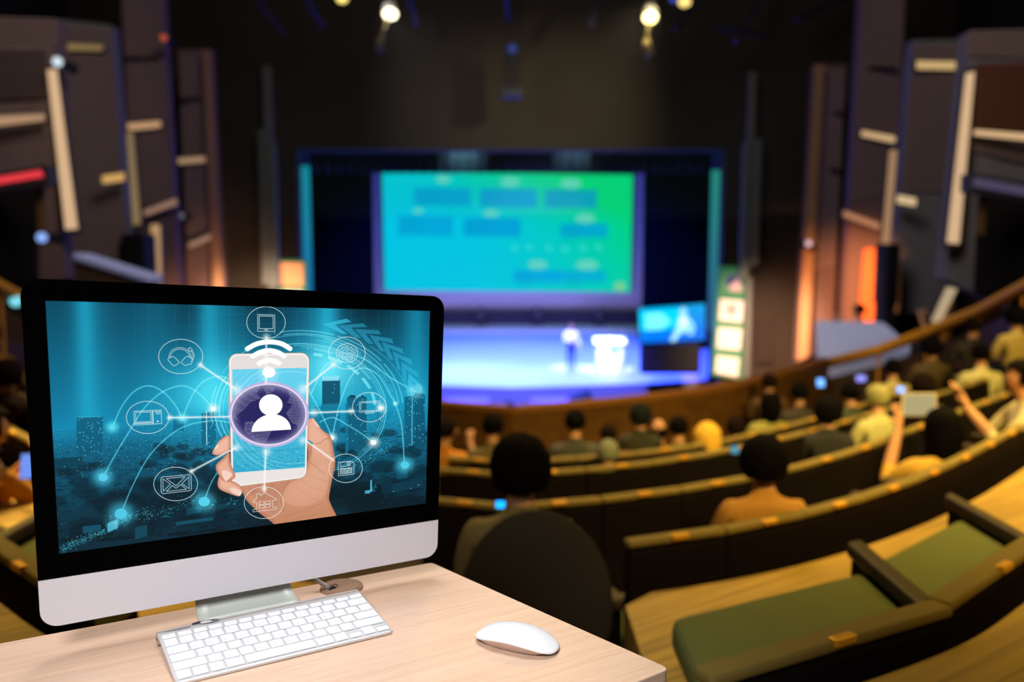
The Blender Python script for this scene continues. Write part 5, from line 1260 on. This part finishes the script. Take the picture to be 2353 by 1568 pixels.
# ---------------------------------------------------------------- theatre seats
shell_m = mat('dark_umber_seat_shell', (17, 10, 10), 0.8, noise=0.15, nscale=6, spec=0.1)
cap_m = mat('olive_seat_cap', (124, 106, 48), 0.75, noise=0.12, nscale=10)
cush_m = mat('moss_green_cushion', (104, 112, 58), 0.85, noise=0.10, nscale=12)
arm_m = mat('walnut_armrest', (58, 42, 24), 0.6, noise=0.1)
plate_m = mat('brass_number_plate', (222, 164, 44), 0.35, metal=0.3)
def make_seat(wd, top, cush, kind, an=0.0):
    t = thing('theatre_seat', 'seat', 'seat')
    low = kind == 'A'
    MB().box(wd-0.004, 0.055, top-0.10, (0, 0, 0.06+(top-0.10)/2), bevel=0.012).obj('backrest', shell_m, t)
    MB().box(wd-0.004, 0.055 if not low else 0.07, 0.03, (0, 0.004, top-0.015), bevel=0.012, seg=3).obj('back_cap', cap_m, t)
    sh = Matrix(((1, math.sin(an), 0, 0), (0, math.cos(an), 0, 0), (0, 0, 1, 0), (0, 0, 0, 1)))     # the long low seats point straight at the stage
    def put(b, name, m):
        bmesh.ops.transform(b.bm, matrix=sh, verts=b.bm.verts); b.obj(name, m, t)
    put(MB().box(wd-0.07 if not low else wd-0.05, 0.44 if not low else 0.42, 0.09, (0, 0.29 if not low else 0.27, cush-0.045), bevel=0.03, seg=3), 'seat_cushion', cush_m)
    ax = (wd/2 if an >= 0 else -wd/2) if low else -wd/2
    put(MB().box(0.07, 0.46 if not low else 0.56, 0.05, (ax, 0.26 if not low else 0.32, (cush+0.16) if not low else cush+0.03), bevel=0.015), 'armrest', arm_m)
    put(MB().box(0.05, 0.3 if not low else 0.50, (cush+0.14) if not low else cush, (ax, 0.22 if not low else 0.32, ((cush+0.14) if not low else cush)/2), bevel=0.005), 'side_post', shell_m)
    put(MB().box(wd*0.8, 0.26, max(0.02, cush-0.09), (0, 0.26, max(0.02, cush-0.09)/2), bevel=0.005), 'base', shell_m)
    MB().box(0.075, 0.03, 0.022, (0, -0.025, top-0.004), bevel=0.006).obj('number_plate', plate_m, t)
    return t
ORD = ['first', 'second', 'third', 'fourth', 'fifth', 'sixth', 'seventh', 'eighth', 'ninth', 'tenth', 'eleventh', 'twelfth', 'thirteenth', 'fourteenth', 'fifteenth', 'sixteenth', 'seventeenth', 'eighteenth', 'nineteenth', 'twentieth']
RNAME = {'A': 'nearest', 'B': 'second', 'C': 'third', 'D': 'fourth', 'E': 'fifth', 'F': 'front'}
WD = {'A': 0.80, 'B': 0.44, 'C': 0.46, 'D': 0.48, 'E': 0.50, 'F': 0.52}
proto = {}
def place_row(k, side):
    P = CUR[k]; dd = np.r_[0, np.cumsum(np.hypot(*np.diff(P, axis=0).T))]; wd = WD[k]; n = int(dd[-1]/wd); idx = 0
    for i in range(n):
        s = (i+0.5)*wd; x, y = np.interp(s, dd, P[:, 0]), np.interp(s, dd, P[:, 1])
        xa, ya = np.interp(s-0.05, dd, P[:, 0]), np.interp(s-0.05, dd, P[:, 1]); xb, yb = np.interp(s+.05, dd, P[:, 0]), np.interp(s+.05, dd, P[:, 1])
        if k == 'B' and i == 0: continue
        an = math.atan2(yb-ya, xb-xa)
        z = FLZ[k]; px = pxy((side*x, y, TOPZ[k]))[0]
        if px > 2440 or px < -70: continue
        mid = side < 0 and px > 985
        if side < 0 and px > 240 and not mid: continue
        idx += 1
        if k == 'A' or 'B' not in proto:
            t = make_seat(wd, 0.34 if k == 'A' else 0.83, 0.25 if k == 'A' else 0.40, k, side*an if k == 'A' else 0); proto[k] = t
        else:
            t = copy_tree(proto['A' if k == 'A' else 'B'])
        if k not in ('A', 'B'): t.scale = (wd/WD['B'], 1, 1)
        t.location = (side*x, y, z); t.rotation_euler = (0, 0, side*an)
        low = 'low green bench seat' if k == 'A' else 'green dark-backed seat'
        where = 'right of desk' if side > 0 else 'left of monitor'
        if mid: tag(t, 'green dark-backed seat in %s row, just left of the hall axis' % RNAME[k], 'seat', 'green theatre seats in the curved rows'); idx -= 1
        else: tag(t, '%s, %s from middle in %s row %s' % (low, ORD[idx-1], RNAME[k], where), 'seat', 'green theatre seats in the curved rows')
for k in ROWS:
    for sd in (1, -1): place_row(k, sd)
# rounded seat of the person in front of the desk
q = at(1232, 1172, 2.98); base_z = FLZ['B']
t = thing('oval_backed_chair', 'dark oval-backed chair before the desk, under the large black-haired person', 'chair', (q.x, 2.98, base_z))
ovm = mat('black_brown_upholstery', (40, 34, 24), 0.85, noise=0.15)
oh = q.z-base_z
b = MB(); b.ball(1, (0, 0, oh-0.36), (0.275, 0.055, 0.36), 28, 16); b.obj('backrest', ovm, t, smooth=True)
MB().box(0.46, 0.46, 0.1, (0, 0.24, 0.40), bevel=0.04, seg=3).obj('seat_cushion', ovm, t)
MB().cyl(0.035, 0.035, (0, 0.22, 0.04), (0, 0.22, 0.36), 12).cyl(0.2, 0.2, (0, 0.22, 0), (0, 0.22, 0.04), 20).obj('pedestal', shell_m, t)
for s in (-1, 1): MB().box(0.05, 0.34, 0.05, (s*0.25, 0.2, 0.58), bevel=0.015).box(0.04, 0.05, 0.2, (s*0.25, 0.2, 0.47)).obj('armrest', arm_m, t)

# ---------------------------------------------------------------- people: one skinned body per pose
SKIN, SHIRT, TROU, SHOE = 0, 1, 2, 3
def hand_chain(V, E, wi, wrist, d, up):
    d = Vector(d).normalized(); up = Vector(up).normalized(); sd = d.cross(up)
    p = Vector(wrist)+d*0.05; V.append((p, (.034, .020), SKIN)); pi = len(V)-1; E.append((wi, pi))
    p2 = Vector(wrist)+d*0.085; V.append((p2, (.038, .016), SKIN)); p2i = len(V)-1; E.append((pi, p2i))
    for k, (o, L_) in enumerate(((-.030, .058), (-.010, .070), (.010, .066), (.029, .050))):
        a = p2+sd*o+d*0.02; c = a+d*L_*.55-up*.012; e = c+d*L_*.3-up*.026; pr = p2i
        for v in (a, c, e):
            V.append((v, (.0088, .0088), SKIN)); E.append((pr, len(V)-1)); pr = len(V)-1
    a = Vector(wrist)+d*0.035-sd*.036-up*.006; c = a+d*.03-sd*.018-up*.012; pr = pi
    for v in (a, c): V.append((v, (.0098, .0098), SKIN)); E.append((pr, len(V)-1)); pr = len(V)-1
def build_body(pose):
    V = []; E = []
    def v(p, r, z, par=None):
        V.append((Vector(p), r if isinstance(r, tuple) else (r, r), z)); i = len(V)-1
        if par is not None: E.append((par, i))
        return i
    st = pose in ('stand',)
    bz = 0.92 if st else 0.10
    pel = v((0, 0, bz), (.145, .105), TROU if st else SHIRT)
    bel = v((0, .01, bz+.16), (.135, .10), SHIRT, pel); che = v((0, -.015, bz+.33), (.178, .115), SHIRT, bel)
    nb = v((0, -.02, bz+.455), (.075, .065), SHIRT, che); nk = v((0, -.005, bz+.515), (.052, .052), SKIN, nb)
    h0 = v((0, .025, bz+.558), (.064, .072), SKIN, nk); h1 = v((0, .022, bz+.625), (.078, .094), SKIN, h0); h2 = v((0, .012, bz+.695), (.070, .084), SKIN, h1); v((0, .005, bz+.74), (.04, .05), SKIN, h2)
    v((0, .118, bz+.610), .013, SKIN, h1)
    for s in (-1, 1): v((s*.083, .012, bz+.615), (.014, .022), SKIN, h1)
    for s in (-1, 1):
        sh = v((s*.178, -.02, bz+.405), .072, SHIRT, che)
        if pose == 'lap': el, wr = (s*.235, .06, bz+.17), (s*.10, .27, bz+.12); hd = (-s*.35, 1, .0); up = (0, .1, 1)
        elif pose == 'hold': el, wr = (s*.25, .15, bz+.20), (s*.12, .34, bz+.42); hd = (-s*.25, .35, 1); up = (0, -1, .35)
        elif pose == 'raise': el, wr = (s*.27, .16, bz+.24), (s*.13, .32, bz+.56); hd = (-s*.15, .35, 1); up = (0, -1, .3)
        else: el, wr = ((s*.25, .0, bz+.15), (s*.24, .18, bz-.02)) if s < 0 else ((.25, .05, bz+.16), (.13, .28, bz+.16)); hd = (-s*.2, .9, -.2); up = (0, 0, 1)
        e = v(el, .046, SHIRT, sh); m_ = v(tuple((Vector(el)*.35+Vector(wr)*.65)), .038, SHIRT if pose in ('stand', 'lap') else SKIN, e); w_ = v(wr, (.028, .024), SKIN, m_)
        hand_chain(V, E, w_, wr, hd, up)
    for s in (-1, 1):
        hp_ = v((s*.085, .01 if st else .05, bz-.05 if st else .085), (.088, .085), TROU, pel)
        if st:
            kn = v((s*.095, .02, .49), .062, TROU, hp_); an = v((s*.10, -.01, .09), .042, TROU, kn); fo = v((s*.105, .03, .045), (.042, .038), SHOE, an); v((s*.115, .15, .035), (.040, .028), SHOE, fo)
        else:
            kn = v((s*.125, .44, .11), .066, TROU, hp_); an = v((s*.12, .46, -.30), .042, TROU, kn); fo = v((s*.12, .50, -.355), (.042, .034), SHOE, an); v((s*.13, .62, -.365), (.040, .026), SHOE, fo)
    me = bpy.data.meshes.new('body'); me.from_pydata([tuple(a[0]) for a in V], E, []); me.update()
    o = bpy.data.objects.new('body', me); COL.objects.link(o)
    sk = o.modifiers.new('skin', 'SKIN'); sk.use_smooth_shade = True; sk.branch_smoothing = 0.6
    for i, sv in enumerate(me.skin_vertices[0].data):
        sv.radius = V[i][1]; sv.use_root = (i == 0)
    sb = o.modifiers.new('sub', 'SUBSURF'); sb.levels = sb.render_levels = 1
    dg = bpy.context.evaluated_depsgraph_get(); res = bpy.data.meshes.new_from_object(o.evaluated_get(dg))
    COL.objects.unlink(o); bpy.data.objects.remove(o)
    P = np.array([list(a[0]) for a in V]); A = np.array([e[0] for e in E]); B = np.array([e[1] for e in E])
    cen = np.zeros(len(res.polygons)*3); res.polygons.foreach_get('center', cen); cen = cen.reshape(-1, 3)
    a, d = P[A], P[B]-P[A]; L2 = (d**2).sum(1)+1e-9
    t = np.clip(((cen[:, None, :]-a[None])*d[None]).sum(2)/L2[None], 0, 1)
    dist = np.linalg.norm(cen[:, None, :]-(a[None]+t[..., None]*d[None]), axis=2)
    j = dist.argmin(1); tt = t[np.arange(len(cen)), j]
    zn = np.array([a_[2] for a_ in V]); mi = np.where(tt < .55, zn[A[j]], zn[B[j]]).astype(np.int32)
    for k in range(4): res.materials.append(shell_m)
    res.polygons.foreach_set('material_index', mi); res.polygons.foreach_set('use_smooth', [True]*len(mi)); res.name = 'body_'+pose
    return res
BODY = {p: build_body(p) for p in ('lap', 'hold', 'raise', 'stand')}
_hm = {}
def hair_mesh(kind):
    if kind in _hm: return _hm[kind]
    b = bmesh.new(); bmesh.ops.create_uvsphere(b, u_segments=28, v_segments=18, radius=1)
    rs = random.Random(len(kind))
    for v in b.verts:
        x, y, z = v.co
        sx, sy, sz = {'short': (.098, .116, .112), 'full': (.125, .140, .135), 'long': (.108, .122, .116), 'bald': (.094, .112, .104), 'bun': (.098, .114, .110), 'scarf': (.112, .124, .122)}[kind]
        k = 1+rs.uniform(-.03, .03)
        if kind in ('long', 'scarf') and z < 0 and y < .35: k *= 1+.25*(-z); sz2 = sz*(1+1.2*(-z))
        else: sz2 = sz
        v.co = (x*sx*k, y*sy*k+.012, z*sz2*k+.688)
    lowz = {'short': .635, 'full': .60, 'long': .36, 'bald': .62, 'bun': .635, 'scarf': .40}[kind]
    kill = [f for f in b.faces if (f.calc_center_median().y > .045 and f.calc_center_median().z < .735) or f.calc_center_median().z < lowz or (kind == 'bald' and f.calc_center_median().z > .715)]
    bmesh.ops.delete(b, geom=kill, context='FACES')
    if kind == 'bun':
        g = bmesh.ops.create_uvsphere(b, u_segments=14, v_segments=10, radius=.045); bmesh.ops.translate(b, vec=(0, -.115, .70), verts=g['verts'])
    me = bpy.data.meshes.new('hair_'+kind); b.to_mesh(me); b.free(); me.materials.append(shell_m)
    me.polygons.foreach_set('use_smooth', [True]*len(me.polygons)); _hm[kind] = me; return me
eb_ = MB()
for s in (-1, 1): eb_.ball(.011, (s*.032, .100, .668), seg=10, rings=6)
EYES = bpy.data.meshes.new('eyes'); eb_.bm.to_mesh(EYES); eb_.bm.free(); EYES.materials.append(mat('dark_eye', (24, 18, 16), 0.3))
mb2 = MB().box(.042, .008, .009, (0, .098, .598), bevel=.003); MOUTH = bpy.data.meshes.new('mouth'); mb2.bm.to_mesh(MOUTH); mb2.bm.free(); MOUTH.materials.append(mat('lip', (150, 84, 74), 0.5))
skin_m = mat('tan_skin', (198, 146, 108), 0.6, noise=0.06); shoe_m = mat('black_shoe', (22, 20, 20), 0.5)
def set_slot(o, i, m): o.material_slots[i].link = 'OBJECT'; o.material_slots[i].material = m
def person(label, head, pose, hair, hair_c, shirt_c, trou_c=(40, 40, 48), yaw=0.0, sc=1.0, group='seated audience'):
    bz = 0.92 if pose == 'stand' else 0.10
    hz = (bz+.625)*sc
    t = thing('person', label, 'person', (head.x, head.y, head.z-hz), yaw, group); t.scale = (sc, sc, sc)
    o = bpy.data.objects.new('body', BODY[pose]); link(o, t)
    for i, m in enumerate((skin_m, mat('cloth_%d_%d_%d' % shirt_c, shirt_c, 0.85, noise=0.1, nscale=14), mat('trousers_%d_%d_%d' % trou_c, trou_c, 0.85), shoe_m)): set_slot(o, i, m)
    hm = bpy.data.objects.new('headscarf' if hair == 'scarf' else 'hair', hair_mesh(hair)); link(hm, t); hm.location = (0, 0, bz-.05)
    set_slot(hm, 0, mat('hair_%d_%d_%d' % hair_c, hair_c, 0.85, noise=0.25, nscale=40, spec=0.06))
    for nm, me in (('eyes', EYES), ('mouth', MOUTH)):
        e = bpy.data.objects.new(nm, me); link(e, t); e.location = (0, 0, bz-.05)
    return t
BLK, BRN = (7, 5, 7), (22, 14, 10)
def P_(label, head, pose, *a, **k):
    if pose != 'stand' and head.y < 9.3:          # sit in front of the nearest row's backs, along the same line of sight
        best = None; ratio = abs(head.x)/head.y
        for kk in 'BCDEF':
            c = CUR[kk]; rr = c[:, 0]/c[:, 1]
            if rr[0] <= ratio <= rr[-1]:
                yb = float(np.interp(ratio, rr, c[:, 1]))+0.24
                if (CAM+(head-CAM)*(yb/head.y)).z < TOPZ[kk]+0.10: continue
                if best is None or abs(yb-head.y) < abs(best-head.y): best = yb
        if best and abs(best-head.y) < 0.9: head = CAM+(head-CAM)*(best/head.y)
    return person(label, head, pose, *a, **k)
P_('person with large round black hair and an olive shirt right before the desk', at(1196, 1082, 3.24), 'lap', 'full', BLK, (110, 100, 66))
P_('person in a tan shirt with thick black hair sitting in the second row', at(1757, 1064, 3.75), 'lap', 'full', BLK, (176, 126, 54), sc=.85)
person('person in a yellow shirt with both arms raised, holding a cream tablet', at(2170, 985, 5.1), 'raise', 'long', BLK, (214, 170, 70), sc=1.0)
P_('person with dark hair gathered at the back, below the stage front', at(1322, 972, 8.3), 'lap', 'bun', BLK, (70, 70, 60))
P_('person with short dark hair and a mottled brown shirt beside the monitor', at(1132, 982, 8.0), 'lap', 'short', BLK, (110, 96, 60))
P_('person with dark bushy hair and a black-green jacket, below the lectern', at(1472, 958, 8.6), 'lap', 'full', (22, 26, 26), (48, 50, 36), sc=.85)
P_('balding person with an orange-lit crown and brown shirt', at(1514, 992, 7.6), 'lap', 'bald', BRN, (150, 96, 44))
P_('person wearing a yellow headscarf and a cream shirt', at(1626, 1008, 7.0), 'lap', 'scarf', (216, 170, 66), (216, 200, 140))
P_('person with dark brown hair right of the yellow headscarf', at(1692, 985, 8.0), 'lap', 'short', BRN, (96, 70, 40))
P_('person in an olive shirt with long dark hair turned to the stage', at(1772, 930, 9.0), 'lap', 'long', BLK, (150, 146, 72))
P_('person with short black hair, left of the brightest blue phone', at(1838, 905, 9.6), 'lap', 'short', BLK, (60, 52, 40))
P_('person with thick black hair and a black jacket left of the cream tablet', at(1904, 948, 6.4), 'lap', 'full', BLK, (36, 36, 36), sc=.85)
P_('person with dark hair between the tablet and the blue phones', at(2122, 890, 8.2), 'lap', 'full', BRN, (180, 170, 110), sc=.9)
P_('person in a pale shirt at the right edge leaning towards the tablet holder', at(2352, 868, 6.2), 'hold', 'short', BLK, (206, 196, 150), yaw=R(70))
P_('person with black hair below the golden handrail', at(2142, 800, 10.2), 'lap', 'full', BLK, (80, 66, 36))
P_('person in a brown top by the right wall panels, arm lifted', at(2176, 706, 13.6), 'hold', 'short', (150, 100, 40), (180, 120, 44), yaw=R(40))
P_('person in an orange-brown top behind the cloth-covered table', at(1975, 715, 16.6), 'hold', 'short', BRN, (170, 110, 60), yaw=R(60), sc=1.1)
P_('person in a cream shirt seated right of the yellow headscarf group', at(2255, 815, 8.6), 'lap', 'short', BLK, (206, 196, 130))
P_('person in an amber sweater whose arm shows at the monitor edge', at(1022, 990, 7.3), 'hold', 'short', BRN, (214, 140, 50), yaw=R(-20))
P_('person in a cream shirt left of the monitor, nearest the desk', at(-62, 1085, 3.3), 'lap', 'short', BLK, (228, 208, 130), yaw=R(-25))
P_('person in an orange-brown shirt with raised forearms at the left edge, behind the cream shirt', at(-36, 985, 4.3), 'hold', 'short', BLK, (206, 146, 60), yaw=R(-30))
P_('person in an ochre shirt left of the monitor, nearest the left handrail', at(-24, 770, 7.6), 'lap', 'short', BRN, (160, 120, 50))
P_('person in a dark jacket left of the monitor below the ochre shirt', at(14, 865, 7.0), 'lap', 'full', BRN, (70, 44, 30))
P_('person in a grey shirt standing near the dark left doorway', at(210, 628, 13.2), 'lap', 'short', BLK, (60, 60, 70))
for lb, px, py, d, pose, hr, hc, sz, sc_, yw in (
    ('person in a khaki shirt in the front row below the stage screen', 1560, 985, 8.4, 'lap', 'short', BLK, (112, 100, 56), .95, 0),
    ('person in a rust-red top beside the balding person', 1398, 1000, 7.9, 'lap', 'short', BRN, (120, 50, 40), .8, 0),
    ('person in a pale sage shirt with head bent, fourth row middle', 1398, 1042, 6.2, 'lap', 'short', (120, 124, 104), (150, 156, 128), .8, 0),
    ('person with a ponytail and a dark green top right of the olive shirt', 1955, 905, 8.4, 'lap', 'bun', BLK, (60, 66, 44), .9, R(10)),
    ('person in a pale green shirt leaning back, left of the cream tablet', 2018, 915, 6.6, 'lap', 'short', (150, 146, 96), (190, 186, 124), .85, R(20)),
    ('person in a cream shirt below the cloth-covered table', 2052, 848, 9.8, 'lap', 'short', BLK, (180, 166, 96), .95, 0),
    ('person in a black shirt beneath the middle of the golden handrail', 2235, 752, 10.8, 'lap', 'short', BRN, (52, 44, 34), 1, 0),
    ('person in a sand-coloured shirt high at the right edge', 2336, 730, 9.4, 'lap', 'full', BLK, (184, 160, 92), .95, R(10)),
    ('person in a brown shirt in the front row right of the sign tower', 1768, 880, 11.0, 'lap', 'short', BRN, (92, 64, 34), 1, 0)):
    P_(lb, at(px, py, d), pose, hr, hc, sz, sc=sc_, yaw=yw)
# presenter on the stage
h0_ = onstage(1312, 856)
hd_ = Vector((h0_.x, h0_.y, h0_.z+1.575*0.98))
P_('presenter in a white shirt and dark blue trousers standing on the stage', hd_, 'stand', 'short', (60, 40, 36), (232, 232, 238), (26, 34, 90), yaw=PI+0.2, sc=.98, group='people on the stage')
# ---------------------------------------------------------------- phones and the tablet
def phone(label, px, py, d, wd, hg, col, es=1.0, yaw=0.0, name='smartphone', tilt=0.25):
    q = at(px, py, d); t = thing(name, label, 'tablet' if name == 'tablet' else 'phone', tuple(q), yaw)
    rm_ = Matrix.Rotation(-tilt, 4, 'X')
    b = MB().box(wd, 0.01, hg, (0, 0, 0), bevel=0.003); bmesh.ops.transform(b.bm, matrix=rm_, verts=b.bm.verts); b.obj('case', spk if name != 'tablet' else mat('cream_case', (214, 198, 140), 0.6), t)
    b = MB().box(wd*0.92, 0.003, hg*0.92, (0, -0.006, 0)); bmesh.ops.transform(b.bm, matrix=rm_, verts=b.bm.verts); b.obj('lit_screen', mat('phone_%d_%d' % (int(px), int(py)), (40, 50, 60), 0.4, emit=col, es=es), t)
phone('phone glowing bright blue beside the large black-haired person', 1150, 1160, 3.45, 0.040, 0.032, (0, 150, 245), 2.4)
phone('phone glowing pale blue, leftmost of the three on the right', 1885, 880, 9.0, 0.085, 0.09, (90, 160, 250), 2.2, R(10))
phone('phone glowing violet blue, middle of the three on the right', 1978, 870, 9.4, 0.11, 0.07, (110, 120, 225), 1.6)
phone('phone glowing light blue, rightmost of the three on the right', 2069, 896, 8.0, 0.075, 0.055, (110, 165, 250), 2.2)
phone('phone glowing dim cyan behind the tan-shirted person', 1688, 1034, 5.2, 0.05, 0.05, (20, 120, 150), 1.4)
phone('phone glowing blue at the left edge, held low beside the monitor', 64, 1072, 4.2, 0.07, 0.13, (110, 150, 245), 1.0)
th_ = at(2170, 985, 5.1)
phone('cream tablet held up in both hands by the yellow-shirted person', *pxy(th_+Vector((0, 0.335, 0.085))), th_.y+0.335, 0.22, 0.145, (222, 204, 150), .55, 0, 'tablet', 0.1)
